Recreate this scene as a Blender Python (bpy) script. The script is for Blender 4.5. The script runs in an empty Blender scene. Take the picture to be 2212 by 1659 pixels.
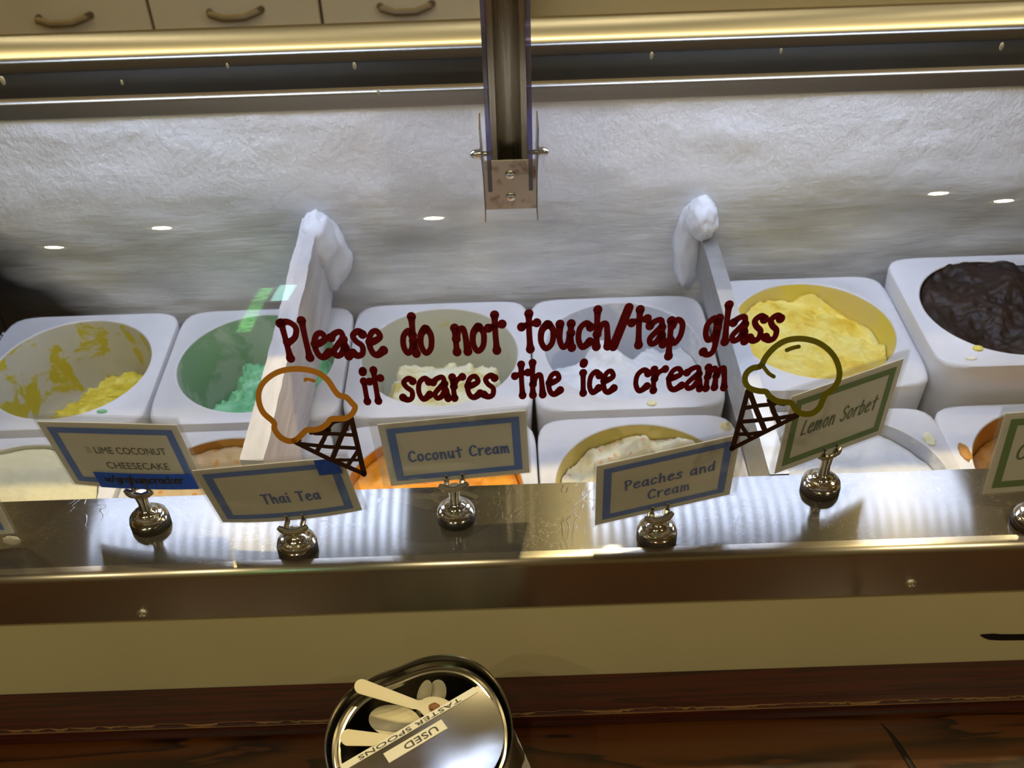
import bpy, bmesh, math, random
from math import sin, cos, pi, radians, sqrt, atan2
from mathutils import Vector, Matrix, noise

# ------------------------------------------------------------------ camera, world, exposure
scene = bpy.context.scene
COL = scene.collection
PITCH, ROLL, FPX = radians(40), radians(1.95), 2250.0
CAM = Vector((0, 0, 1.83))
FWD = Vector((0, cos(PITCH), -sin(PITCH)))
UP0 = Vector((0, sin(PITCH), cos(PITCH)))
RGT = Vector((1, 0, 0)) * cos(ROLL) - UP0 * sin(ROLL)
UPV = UP0 * cos(ROLL) + Vector((1, 0, 0)) * sin(ROLL)
cam_data = bpy.data.cameras.new('camera')
cam = bpy.data.objects.new('camera', cam_data)
COL.objects.link(cam)
m = Matrix((RGT, UPV, -FWD)).transposed().to_4x4()
m.translation = CAM
cam.matrix_world = m
cam_data.sensor_width = 36
cam_data.lens = FPX / 2212 * 36
cam_data.clip_start = 0.02
cam_data.dof.use_dof = True
cam_data.dof.focus_distance = 0.86
cam_data.dof.aperture_fstop = 10.0
scene.camera = cam

world = bpy.data.worlds.new('world')
scene.world = world
world.use_nodes = True
bgn = world.node_tree.nodes['Background']
bgn.inputs[0].default_value = (1.0, 0.8, 0.5, 1)
bgn.inputs[1].default_value = 0.02

vs = scene.view_settings
vs.view_transform = 'Standard'
vs.look = 'None'
vs.gamma = 1
vs.use_curve_mapping = False
vs.exposure = 0.0
scene.cycles.transparent_max_bounces = 24
scene.cycles.sample_clamp_indirect = 6.0

LED_POWER = 16.0        # the case's LED strips
SPOT_POWER = 960.0      # the small ceiling downlights
random.seed(5)


# ------------------------------------------------------------------ helpers
def lin(c):
    return tuple(((v / 255) / 12.92 if v / 255 <= 0.04045 else ((v / 255 + 0.055) / 1.055) ** 2.4) for v in c)


def c4(c):
    return (*lin(c), 1)


def mat_new(name):
    mt = bpy.data.materials.new(name)
    mt.use_nodes = True
    nt = mt.node_tree
    for n in list(nt.nodes):
        nt.nodes.remove(n)
    out = nt.nodes.new('ShaderNodeOutputMaterial')
    return mt, nt, out


def N(nt, kind, **kw):
    n = nt.nodes.new(kind)
    for k, v in kw.items():
        if k.startswith('i_'):
            key = k[2:]
            key = int(key) if key.isdigit() else key.replace('_', ' ')
            n.inputs[key].default_value = v
        else:
            setattr(n, k, v)
    return n


def coords(nt, scale=(1, 1, 1), loc=(0, 0, 0), kind='Object'):
    tc = N(nt, 'ShaderNodeTexCoord')
    mp = N(nt, 'ShaderNodeMapping')
    mp.inputs['Scale'].default_value = scale
    mp.inputs['Location'].default_value = loc
    nt.links.new(tc.outputs[kind], mp.inputs[0])
    return mp.outputs[0]


def ramp(nt, fac, stops):
    r = N(nt, 'ShaderNodeValToRGB')
    e = r.color_ramp.elements
    while len(e) < len(stops):
        e.new(0.5)
    for el, (p, c) in zip(e, stops):
        el.position = p
        el.color = c if len(c) == 4 else (*c, 1)
    nt.links.new(fac, r.inputs[0])
    return r.outputs[0]


def simple(name, col, rough=0.5, metal=0.0, noise_amt=0.0, noise_scale=20, bump=0.0, bump_scale=60, spec=0.5,
           coat=0.0, nscale=(1, 1, 1), sss=0.0):
    mt, nt, out = mat_new(name)
    b = N(nt, 'ShaderNodeBsdfPrincipled')
    b.inputs['Roughness'].default_value = rough
    b.inputs['Metallic'].default_value = metal
    b.inputs['Specular IOR Level'].default_value = spec
    b.inputs['Coat Weight'].default_value = coat
    b.inputs['Coat Roughness'].default_value = 0.12
    base = lin(col)
    if noise_amt:
        n = N(nt, 'ShaderNodeTexNoise', i_Scale=noise_scale, i_Detail=5.0)
        nt.links.new(coords(nt, nscale), n.inputs['Vector'])
        lo = tuple(v * (1 - noise_amt) for v in base)
        hi = tuple(min(1, v * (1 + noise_amt)) for v in base)
        nt.links.new(ramp(nt, n.outputs[0], [(0.3, lo), (0.7, hi)]), b.inputs['Base Color'])
    else:
        b.inputs['Base Color'].default_value = (*base, 1)
    if sss:
        b.inputs['Subsurface Weight'].default_value = sss
        b.inputs['Subsurface Radius'].default_value = (0.01, 0.008, 0.006)
    if bump:
        n2 = N(nt, 'ShaderNodeTexNoise', i_Scale=bump_scale, i_Detail=6.0)
        nt.links.new(coords(nt, nscale), n2.inputs['Vector'])
        bp = N(nt, 'ShaderNodeBump', i_Strength=bump, i_Distance=0.004)
        nt.links.new(n2.outputs[0], bp.inputs['Height'])
        nt.links.new(bp.outputs[0], b.inputs['Normal'])
    nt.links.new(b.outputs[0], out.inputs[0])
    return mt


def steel(name, col=(0.60, 0.58, 0.54), rough=0.3, aniso=0.0, tangent=(0, 1, 0), scratch=0.0, grain=0.0,
          grain_scale=(4, 400, 400), stain=0.0):
    mt, nt, out = mat_new(name)
    b = N(nt, 'ShaderNodeBsdfPrincipled')
    b.inputs['Metallic'].default_value = 1
    b.inputs['Base Color'].default_value = (*col, 1)
    b.inputs['Roughness'].default_value = rough
    if aniso:
        b.inputs['Anisotropic'].default_value = aniso
        cv = N(nt, 'ShaderNodeCombineXYZ')
        for i in range(3):
            cv.inputs[i].default_value = tangent[i]
        nt.links.new(cv.outputs[0], b.inputs['Tangent'])
    height = None
    if grain:
        n = N(nt, 'ShaderNodeTexNoise', i_Scale=1.0, i_Detail=3.0)
        nt.links.new(coords(nt, grain_scale), n.inputs['Vector'])
        height = n.outputs[0]
        rr = ramp(nt, n.outputs[0], [(0.3, (rough * 0.75,) * 3), (0.7, (rough * 1.25,) * 3)])
        nt.links.new(rr, b.inputs['Roughness'])
    if scratch:
        v = N(nt, 'ShaderNodeTexNoise', i_Scale=16.0, i_Detail=2.0, i_Distortion=3.5)
        nt.links.new(coords(nt), v.inputs['Vector'])
        line = ramp(nt, v.outputs[0], [(0.485, (0, 0, 0)), (0.495, (1, 1, 1)), (0.5, (1, 1, 1)), (0.51, (0, 0, 0))])
        big = N(nt, 'ShaderNodeTexNoise', i_Scale=9.0, i_Detail=2.0)
        nt.links.new(coords(nt), big.inputs['Vector'])
        mask = ramp(nt, big.outputs[0], [(0.48, (0, 0, 0)), (0.62, (1, 1, 1))])
        mu = N(nt, 'ShaderNodeMath', operation='MULTIPLY')
        nt.links.new(line, mu.inputs[0])
        nt.links.new(mask, mu.inputs[1])
        if height is not None:
            ad = N(nt, 'ShaderNodeMath', operation='MULTIPLY_ADD')
            nt.links.new(mu.outputs[0], ad.inputs[0])
            ad.inputs[1].default_value = scratch
            nt.links.new(height, ad.inputs[2])
            height = ad.outputs[0]
        else:
            height = mu.outputs[0]
    if stain:
        n = N(nt, 'ShaderNodeTexNoise', i_Scale=55.0, i_Detail=5.0)
        nt.links.new(coords(nt), n.inputs['Vector'])
        nt.links.new(ramp(nt, n.outputs[0], [(0.52, (*col,)), (0.72, lin((120, 74, 40)))]), b.inputs['Base Color'])
    if height is not None:
        bp = N(nt, 'ShaderNodeBump', i_Strength=max(grain, 0.05), i_Distance=0.0006)
        nt.links.new(height, bp.inputs['Height'])
        nt.links.new(bp.outputs[0], b.inputs['Normal'])
    nt.links.new(b.outputs[0], out.inputs[0])
    return mt


def clear(name, tint=(1, 1, 1), gloss=0.06, rough=0.05, haze=0.0, fresnel=False):
    """clear sheet: see-through with a glossy reflection and optional milky haze"""
    mt, nt, out = mat_new(name)
    tr = N(nt, 'ShaderNodeBsdfTransparent')
    tr.inputs[0].default_value = (*tint, 1)
    gl = N(nt, 'ShaderNodeBsdfGlossy')
    gl.inputs['Roughness'].default_value = rough
    mx = N(nt, 'ShaderNodeMixShader')
    if fresnel:
        fr = N(nt, 'ShaderNodeFresnel', i_IOR=1.5)
        ge = N(nt, 'ShaderNodeNewGeometry')
        mul = N(nt, 'ShaderNodeMath', operation='MULTIPLY')
        nt.links.new(fr.outputs[0], mul.inputs[0])
        mul.inputs[1].default_value = gloss
        sel = N(nt, 'ShaderNodeMix')
        sel.data_type = 'FLOAT'
        nt.links.new(ge.outputs['Backfacing'], sel.inputs[0])
        nt.links.new(mul.outputs[0], sel.inputs[2])
        sel.inputs[3].default_value = 0.06
        nt.links.new(sel.outputs[0], mx.inputs[0])
    else:
        mx.inputs[0].default_value = gloss
    nt.links.new(tr.outputs[0], mx.inputs[1])
    nt.links.new(gl.outputs[0], mx.inputs[2])
    last = mx.outputs[0]
    if haze:
        df = N(nt, 'ShaderNodeBsdfDiffuse')
        df.inputs[0].default_value = (0.8, 0.8, 0.8, 1)
        m2 = N(nt, 'ShaderNodeMixShader')
        m2.inputs[0].default_value = haze
        nt.links.new(last, m2.inputs[1])
        nt.links.new(df.outputs[0], m2.inputs[2])
        last = m2.outputs[0]
    nt.links.new(last, out.inputs[0])
    return mt


def emit(name, col, power):
    mt, nt, out = mat_new(name)
    e = N(nt, 'ShaderNodeEmission')
    e.inputs[0].default_value = (*col, 1)
    e.inputs[1].default_value = power
    nt.links.new(e.outputs[0], out.inputs[0])
    return mt


def link_mesh(name, bm, mats, parent=None, smooth=True, loc=None, angle=35, recalc=True):
    if recalc:
        bmesh.ops.recalc_face_normals(bm, faces=bm.faces)
    me = bpy.data.meshes.new(name)
    bm.to_mesh(me)
    bm.free()
    if not isinstance(mats, (list, tuple)):
        mats = [mats]
    for mt in mats:
        me.materials.append(mt)
    if smooth:
        me.polygons.foreach_set('use_smooth', [True] * len(me.polygons))
        try:
            me.set_sharp_from_angle(angle=radians(angle))
        except Exception:
            pass
    o = bpy.data.objects.new(name, me)
    COL.objects.link(o)
    if parent is not None:
        o.parent = parent
    if loc is not None:
        o.location = loc
    return o


def thing(name, label, cat, loc=(0, 0, 0), group=None):
    o = bpy.data.objects.new(name, None)
    o.empty_display_size = 0.05
    COL.objects.link(o)
    o.location = loc
    tag(o, label, cat, group)
    return o


def tag(o, label=None, cat=None, group=None, kind=None):
    if label:
        o['label'] = label
    if cat:
        o['category'] = cat
    if group:
        o['group'] = group
    if kind:
        o['kind'] = kind
    return o


def add_box(bm, x0, x1, y0, y1, z0, z1, bevel=0.0, seg=2, mat=0):
    v = [bm.verts.new((x, y, z)) for x in (x0, x1) for y in (y0, y1) for z in (z0, z1)]
    idx = [(0, 1, 3, 2), (4, 6, 7, 5), (0, 4, 5, 1), (2, 3, 7, 6), (0, 2, 6, 4), (1, 5, 7, 3)]
    fs = []
    for q in idx:
        f = bm.faces.new([v[i] for i in q])
        f.material_index = mat
        fs.append(f)
    if bevel:
        es = list({e for f in fs for e in f.edges})
        bmesh.ops.bevel(bm, geom=es, offset=bevel, segments=seg, affect='EDGES', profile=0.5)
    return v


def extrude_x(pts, x0, x1, closed=True, nx=1, bm=None):
    bm = bm or bmesh.new()
    rows = []
    for i in range(nx + 1):
        x = x0 + (x1 - x0) * i / nx
        rows.append([bm.verts.new((x, y, z)) for y, z in pts])
    n = len(pts)
    for a, b in zip(rows[:-1], rows[1:]):
        for k in range(n if closed else n - 1):
            bm.faces.new((a[k], a[(k + 1) % n], b[(k + 1) % n], b[k]))
    if closed:
        bm.faces.new(rows[0])
        bm.faces.new(list(reversed(rows[-1])))
    return bm


def lathe(prof, seg=48, bm=None, cx=0, cy=0, a0=0, a1=2 * pi, wob=None):
    bm = bm or bmesh.new()
    full = abs(a1 - a0 - 2 * pi) < 1e-6
    n = seg if full else seg + 1
    rings = []
    for r, z in prof:
        if r < 1e-6:
            rings.append([bm.verts.new((cx, cy, z))])
            continue
        ring = []
        for k in range(n):
            a = a0 + (a1 - a0) * k / seg
            rr = r + (wob(a, r, z) if wob else 0)
            ring.append(bm.verts.new((cx + rr * cos(a), cy + rr * sin(a), z)))
        rings.append(ring)
    for A, B in zip(rings[:-1], rings[1:]):
        for k in range(seg):
            k2 = (k + 1) % n
            if len(A) == 1 and len(B) == 1:
                continue
            if len(A) == 1:
                bm.faces.new((A[0], B[k], B[k2]))
            elif len(B) == 1:
                bm.faces.new((A[k], A[k2], B[0]))
            else:
                bm.faces.new((A[k], A[k2], B[k2], B[k]))
    return bm


def tube(bm, pts, radii, seg=10, flat=1.0):
    """round tube through points; flat squashes it along z"""
    pts = [Vector(p) for p in pts]
    rings = []
    for i, p in enumerate(pts):
        t = (pts[min(i + 1, len(pts) - 1)] - pts[max(i - 1, 0)]).normalized()
        a = t.cross(Vector((0, 0, 1)))
        if a.length < 1e-4:
            a = Vector((1, 0, 0))
        a.normalize()
        b = a.cross(t)
        r = radii[i] if isinstance(radii, (list, tuple)) else radii
        rings.append([bm.verts.new(p + a * (r * cos(2 * pi * k / seg)) + b * (r * flat * sin(2 * pi * k / seg))) for k in range(seg)])
    for A, B in zip(rings[:-1], rings[1:]):
        for k in range(seg):
            bm.faces.new((A[k], A[(k + 1) % seg], B[(k + 1) % seg], B[k]))
    bm.faces.new(list(reversed(rings[0])))
    bm.faces.new(rings[-1])
    return bm


def fbm(p, oct_=4, h=0.9):
    return noise.fractal(p, h, 2.0, oct_)


# ---- camera rays, used to lay the traced vinyl on the curved glass
def ray(px, py):
    return FWD + RGT * ((px - 1106) / FPX) - UPV * ((py - 829.5) / FPX)


def on_z(px, py, z):
    d = ray(px, py)
    return CAM + d * ((z - CAM.z) / d.z)


def on_y(px, py, y):
    d = ray(px, py)
    return CAM + d * (y / d.y)


GLASS = [(0.578, 1.1525), (0.578, 1.19), (0.578, 1.235)]
for k in range(1, 31):
    a = radians(60 * k / 30)
    GLASS.append((0.578 + 0.3 * (1 - cos(a)), 1.235 + 0.3 * sin(a)))
for k in range(1, 5):
    GLASS.append((GLASS[32][0] + 0.05 * k, GLASS[32][1] + 0.05 * k * math.tan(radians(30))))


def on_glass(px, py, off=0.0006):
    d = ray(px, py)
    best = None
    for (y0, z0), (y1, z1) in zip(GLASS[:-1], GLASS[1:]):
        dy, dz = y1 - y0, z1 - z0
        det = d.y * (-dz) + dy * d.z
        if abs(det) < 1e-9:
            continue
        ry, rz = y0 - CAM.y, z0 - CAM.z
        t = (ry * (-dz) + dy * rz) / det
        s = (d.y * rz - d.z * ry) / det
        if -1e-6 <= s <= 1 + 1e-6 and t > 0 and (best is None or t < best[0]):
            n = Vector((0, -dz, dy)).normalized()
            best = (t, n)
    return CAM + d * best[0] + best[1] * off


# ------------------------------------------------------------------ stroke lettering
GLY = {
    'l': (0.26, [[(.1, 1.02), (.12, .5), (.16, 0)]]),
    'e': (0.56, [[(.1, .36), (.3, .40), (.46, .5), (.36, .66), (.18, .6), (.07, .35), (.14, .08), (.3, 0), (.52, .12)]]),
    's': (0.5, [[(.44, .58), (.3, .67), (.12, .56), (.2, .4), (.38, .26), (.36, .06), (.2, 0), (.04, .08)]]),
    'd': (0.6, [[(.44, .5), (.3, .63), (.1, .48), (.07, .2), (.2, .02), (.38, .14), (.45, .35)], [(.46, 1.02), (.46, .5), (.52, 0)]]),
    'o': (0.56, [[(.28, .66), (.1, .5), (.08, .2), (.24, .0), (.44, .14), (.48, .45), (.38, .62), (.28, .66)]]),
    'n': (0.6, [[(.08, .66), (.1, .3), (.12, 0)], [(.12, .36), (.22, .58), (.38, .64), (.46, .4), (.52, 0)]]),
    't': (0.56, [[(.28, .98), (.29, .5), (.33, 0)], [(.04, .62), (.28, .69), (.54, .72)]]),
    'u': (0.58, [[(.08, .66), (.08, .25), (.2, .02), (.36, .12), (.45, .4)], [(.45, .66), (.45, .3), (.5, 0)]]),
    'c': (0.52, [[(.46, .54), (.32, .66), (.12, .52), (.08, .22), (.22, .0), (.46, .14)]]),
    'h': (0.6, [[(.1, 1.02), (.1, .5), (.12, 0)], [(.12, .34), (.24, .58), (.4, .62), (.46, .35), (.5, 0)]]),
    '/': (0.5, [[(.46, 1.05), (.04, -.02)]]),
    'p': (0.56, [[(.08, .64), (.1, .2), (.12, -.34)], [(.12, .5), (.28, .66), (.46, .54), (.44, .22), (.28, .02), (.12, .1)]]),
    'g': (0.58, [[(.44, .54), (.3, .66), (.1, .5), (.08, .24), (.2, .06), (.38, .18), (.46, .4)],
                 [(.47, .66), (.48, .1), (.42, -.26), (.24, -.34), (.08, -.26)]]),
    'i': (0.26, [[(.1, .64), (.12, .3), (.14, 0)], [(.1, .92), (.12, .97)]]),
    'r': (0.48, [[(.08, .66), (.1, .3), (.12, 0)], [(.12, .36), (.24, .56), (.44, .66)]]),
    'm': (0.8, [[(.08, .66), (.09, .3), (.1, 0)], [(.1, .36), (.2, .58), (.32, .62), (.37, .35), (.38, .02)],
                [(.38, .38), (.48, .58), (.6, .62), (.66, .35), (.7, 0)]]),
    'a': (0.58, [[(.44, .54), (.3, .65), (.1, .5), (.07, .2), (.2, .02), (.36, .14), (.44, .38)], [(.46, .66), (.46, .3), (.52, 0)]]),
    'A': (0.6, [[(.04, .52), (.2, .64), (.4, .66), (.46, .36), (.54, 0)], [(.44, .46), (.26, .34), (.08, .16), (.14, .02), (.3, .06), (.46, .24)]]),
    'P': (0.6, [[(.08, .98), (.12, .5), (.16, 0)], [(.04, .96), (.3, 1.0), (.52, .84), (.46, .6), (.3, .48), (.16, .44)]]),
    'C': (0.68, [[(.6, .82), (.46, .98), (.24, .92), (.08, .6), (.12, .2), (.34, .0), (.62, .14)]]),
    'L': (0.56, [[(.12, 1), (.1, .52), (.1, .02)], [(.1, .02), (.5, .04)]]),
    'S': (0.6, [[(.54, .86), (.34, 1.0), (.12, .82), (.26, .56), (.5, .4), (.46, .1), (.24, 0), (.04, .14)]]),
    'T': (0.62, [[(.02, .98), (.6, .98)], [(.3, .98), (.3, 0)]]),
    'b': (0.56, [[(.1, 1.0), (.1, .5), (.1, 0)], [(.1, .5), (.28, .66), (.46, .5), (.44, .14), (.28, 0), (.1, .1)]]),
    'k': (0.54, [[(.08, 1), (.1, 0)], [(.42, .62), (.1, .3), (.46, 0)]]),
    'w': (0.68, [[(.04, .64), (.18, .02), (.32, .5), (.46, .02), (.62, .64)]]),
    ' ': (0.42, []),
}


def smooth_line(pts, sub=6):
    if len(pts) < 3:
        return list(pts)
    P = [pts[0]] + list(pts) + [pts[-1]]
    if pts[0] == pts[-1]:
        P[0], P[-1] = pts[-2], pts[1]
    out = []
    for i in range(1, len(P) - 2):
        p0, p1, p2, p3 = P[i - 1], P[i], P[i + 1], P[i + 2]
        for k in range(sub):
            t = k / sub
            out.append(tuple(0.5 * (2 * b + (c - a) * t + (2 * a - 5 * b + 4 * c - d) * t * t + (3 * b - a - 3 * c + d) * t ** 3)
                             for a, b, c, d in zip(p0, p1, p2, p3)))
    out.append(pts[-1])
    return out


def ribbon(bm, pts, width, fmap, flare=0.0, caps=True, rows=1):
    """flat pen stroke in 2D, mapped to 3D by fmap(u, v)"""
    n = len(pts)
    L = []
    for i, p in enumerate(pts):
        a, b = pts[max(i - 1, 0)], pts[min(i + 1, n - 1)]
        dx, dy = b[0] - a[0], b[1] - a[1]
        l = math.hypot(dx, dy) or 1
        t = i / (n - 1)
        w = (width(t) if callable(width) else width) * (1 + flare * abs(2 * t - 1) ** 4 - flare * 0.25) / 2
        nx, ny = -dy / l * w, dx / l * w
        L.append((bm.verts.new(fmap(p[0] + nx, p[1] + ny)), bm.verts.new(fmap(p[0] - nx, p[1] - ny)), w))
    for A, B in zip(L[:-1], L[1:]):
        bm.faces.new((A[0], A[1], B[1], B[0]))
    if caps:
        for i in (0, n - 1):
            w = L[i][2]
            p = pts[i]
            ring = [bm.verts.new(fmap(p[0] + w * cos(2 * pi * k / 12), p[1] + w * sin(2 * pi * k / 12))) for k in range(12)]
            bm.faces.new(ring)


def text_width(s, gap=0.1):
    return sum(GLY[ch][0] + gap for ch in s) - gap


def stroke_text(bm, s, fmap, weight, x0, x1, base, cap, flare=0.0, shear=0.0, gap=0.1):
    """lettering between x0 and x1 on a baseline, in the 2D frame of fmap"""
    sx = (x1 - x0) / text_width(s, gap)
    x = x0
    for ch in s:
        adv, strokes = GLY[ch]
        for st in strokes:
            pts = smooth_line(st, 5)
            q = [(x + (p[0] + shear * p[1]) * sx, base + p[1] * cap) for p in pts]
            ribbon(bm, q, weight * cap, fmap, flare)
        x += (adv + gap) * sx


def font_mesh(s, fmap, x0, x1, base, cap, bm=None):
    """the built-in sans font as a mesh, mapped into place"""
    cu = bpy.data.curves.new('lettering', 'FONT')
    cu.body = s
    cu.size = 1
    cu.resolution_u = 3
    ob = bpy.data.objects.new('lettering', cu)
    COL.objects.link(ob)
    dg = bpy.context.evaluated_depsgraph_get()
    me = bpy.data.meshes.new_from_object(ob.evaluated_get(dg))
    xs = [v.co.x for v in me.vertices]
    h = 0.729
    mnx, mxx = min(xs), max(xs)
    bm = bm or bmesh.new()
    vs_ = [bm.verts.new(fmap(x0 + (v.co.x - mnx) / (mxx - mnx) * (x1 - x0), base + v.co.y / h * cap)) for v in me.vertices]
    for p in me.polygons:
        try:
            bm.faces.new([vs_[i] for i in p.vertices])
        except ValueError:
            pass
    bpy.data.objects.remove(ob)
    bpy.data.curves.remove(cu)
    bpy.data.meshes.remove(me)
    return bm


# ------------------------------------------------------------------ materials
M = {}
M['ledge'] = steel('brushed_ledge_steel', (0.50, 0.49, 0.47), 0.10, 1.0, (0, 1, 0), scratch=0.3)


def two_lobe(mt, rough, share, dull):
    """worn brushed steel: the fine scratches scatter most of the light, the rest mirrors along the brushing"""
    nt = mt.node_tree
    b = next(n for n in nt.nodes if n.type == 'BSDF_PRINCIPLED')
    out = next(n for n in nt.nodes if n.type == 'OUTPUT_MATERIAL')
    r = N(nt, 'ShaderNodeBsdfPrincipled')
    r.inputs['Metallic'].default_value = 1
    r.inputs['Base Color'].default_value = (*dull, 1)
    r.inputs['Roughness'].default_value = rough
    r.inputs['Anisotropic'].default_value = 1.0
    nt.links.new(b.inputs['Tangent'].links[0].from_socket, r.inputs['Tangent'])
    v = N(nt, 'ShaderNodeTexNoise', i_Scale=26.0, i_Detail=3.0, i_Distortion=4.0)
    nt.links.new(coords(nt, (1, 1.3, 1)), v.inputs['Vector'])
    line = ramp(nt, v.outputs[0], [(0.49, (0, 0, 0)), (0.498, (1, 1, 1)), (0.502, (1, 1, 1)), (0.51, (0, 0, 0))])
    w = N(nt, 'ShaderNodeTexNoise', i_Scale=12.0, i_Detail=3.0)
    nt.links.new(coords(nt), w.inputs['Vector'])
    mask = ramp(nt, w.outputs[0], [(0.44, (0, 0, 0)), (0.6, (0.75, 0.75, 0.75))])
    mu = N(nt, 'ShaderNodeMath', operation='MULTIPLY')
    nt.links.new(line, mu.inputs[0])
    nt.links.new(mask, mu.inputs[1])
    sc = N(nt, 'ShaderNodeMix')
    sc.data_type = 'RGBA'
    nt.links.new(mu.outputs[0], sc.inputs[0])
    sc.inputs[6].default_value = (*dull, 1)
    sc.inputs[7].default_value = (0.5, 0.48, 0.43, 1)
    nt.links.new(sc.outputs[2], r.inputs['Base Color'])
    if b.inputs['Normal'].links:
        nt.links.new(b.inputs['Normal'].links[0].from_socket, r.inputs['Normal'])
    mx = N(nt, 'ShaderNodeMixShader')
    mx.inputs[0].default_value = share
    nt.links.new(r.outputs[0], mx.inputs[1])
    nt.links.new(b.outputs[0], mx.inputs[2])
    nt.links.new(mx.outputs[0], out.inputs[0])


two_lobe(M['ledge'], 0.36, 0.25, (0.15, 0.143, 0.125))
M['fascia'] = steel('brushed_fascia_steel', (0.44, 0.41, 0.36), 0.24, 0.9, (0, 0.6, 1))
M['rail'] = steel('rail_steel', (0.40, 0.38, 0.34), 0.36, 0.9, (1, 0, 0))
M['coping'] = steel('coping_steel', (0.50, 0.49, 0.47), 0.42, 0.8, (1, 0, 0))
M['chrome'] = steel('chrome', (0.80, 0.79, 0.76), 0.09)
M['clip_steel'] = steel('clip_steel', (0.62, 0.60, 0.55), 0.22)
M['post'] = steel('post_steel', (0.50, 0.47, 0.41), 0.28, 0.8, (1, 0, 0), grain=0.04, grain_scale=(500, 500, 4))
M['rusty'] = steel('rusty_bracket_steel', (0.58, 0.56, 0.53), 0.42, stain=1.0)
M['screw'] = steel('screw_steel', (0.75, 0.73, 0.68), 0.45)
M['bolt'] = steel('bolt_steel', (0.66, 0.66, 0.66), 0.2)
M['bar'] = steel('divider_steel', (0.46, 0.46, 0.46), 0.5, grain=0.08, grain_scale=(40, 60, 200))
M['can'] = steel('can_steel', (0.42, 0.40, 0.36), 0.2)
M['lid'] = steel('lid_steel', (0.62, 0.61, 0.59), 0.16, 0.8, (-0.54, 0.84, 0), scratch=0.4)
M['rubber'] = simple('black_rubber', (34, 34, 34), 0.55, bump=0.2, bump_scale=300)
M['track'] = simple('dark_track', (14, 14, 11), 0.5, noise_amt=0.3, noise_scale=12, spec=0.10)
M['white_panel'] = simple('white_laminate', (218, 210, 172), 0.42, noise_amt=0.04, noise_scale=6, bump=0.03, bump_scale=200)
M['tub'] = simple('white_tub_plastic', (226, 226, 230), 0.38, noise_amt=0.03, noise_scale=40, bump=0.08, bump_scale=120, sss=0.0)
M['paper'] = simple('card_paper', (230, 230, 228), 0.6, noise_amt=0.02, noise_scale=60)
M['blue'] = simple('blue_print', (8, 116, 236), 0.5)
M['green'] = simple('green_print', (68, 128, 44), 0.5)
M['ink_blue'] = simple('blue_ink', (26, 96, 210), 0.5)
M['ink_green'] = simple('green_ink', (70, 98, 50), 0.5)
M['ink_black'] = simple('black_ink', (22, 22, 24), 0.5)
M['ink_ghost'] = simple('faded_ink', (196, 196, 188), 0.6)
M['tape'] = simple('blue_masking_tape', (14, 92, 235), 0.65, noise_amt=0.12, noise_scale=1.0, nscale=(300, 300, 20), bump=0.3, bump_scale=3)
M['sleeve'] = clear('clear_sleeve', (0.95, 0.95, 0.94), 0.05, 0.12, haze=0.14)
M['glass'] = clear('case_glass', (0.965, 0.975, 0.97), 1.6, 0.0, fresnel=True)
M['acrylic'] = clear('violet_acrylic', (0.30, 0.28, 0.55), 0.10, 0.08, haze=0.12)
M['bag'] = clear('crinkled_bag', (0.6, 0.5, 0.36), 0.12, 0.2, haze=0.5)
M['vinyl_red'] = simple('dark_red_vinyl', (96, 0, 10), 0.6, spec=0.15)
M['vinyl_orange'] = simple('tan_orange_vinyl', (206, 138, 46), 0.5, noise_amt=0.12, noise_scale=14)
M['vinyl_olive'] = simple('olive_vinyl', (116, 112, 8), 0.5)
M['vinyl_brown'] = simple('dark_brown_vinyl', (46, 20, 14), 0.5)
M['spoon'] = simple('ivory_spoon_plastic', (208, 200, 172), 0.45, sss=0.0)
M['dirt'] = simple('brown_residue', (124, 76, 30), 0.5)
M['label'] = simple('white_label_tape', (218, 216, 206), 0.45)
M['black'] = simple('black_paint', (16, 10, 10), 0.5)
M['dark_liner'] = simple('dark_inner_plastic', (30, 29, 28), 0.5, noise_amt=0.3, noise_scale=30)
M['frost_flake'] = simple('frost_flake', (225, 228, 235), 0.6)
M['drop'] = simple('water_drop', (210, 215, 215), 0.08, spec=1.0)
M['cabinet'] = simple('beige_cabinet', (240, 226, 186), 0.45, noise_amt=0.05, noise_scale=5)
M['seam'] = simple('dark_seam', (96, 82, 62), 0.6)
M['pull'] = simple('brown_pull', (104, 92, 68), 0.4)
M['fridge'] = steel('back_counter_steel', (0.42, 0.39, 0.31), 0.4, grain=0.05, grain_scale=(4, 300, 300))
M['wall_paint'] = simple('warm_wall_paint', (146, 132, 106), 0.8, noise_amt=0.05, noise_scale=3)
M['ceiling_paint'] = simple('ceiling_paint', (150, 142, 122), 0.85, noise_amt=0.03, noise_scale=3)
M['floor'] = simple('floor_tile', (96, 72, 52), 0.5, noise_amt=0.15, noise_scale=4)
M['trim_white'] = simple('lamp_trim', (210, 205, 190), 0.5)
M['warm_lens'] = emit('warm_lens', (1.0, 0.83, 0.48), SPOT_POWER)
M['warm_lens_strong'] = emit('warm_lens_strong', (1.0, 0.78, 0.36), SPOT_POWER * 2.2)
M['canopy'] = steel('canopy_steel', (0.5, 0.49, 0.46), 0.4)


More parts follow.
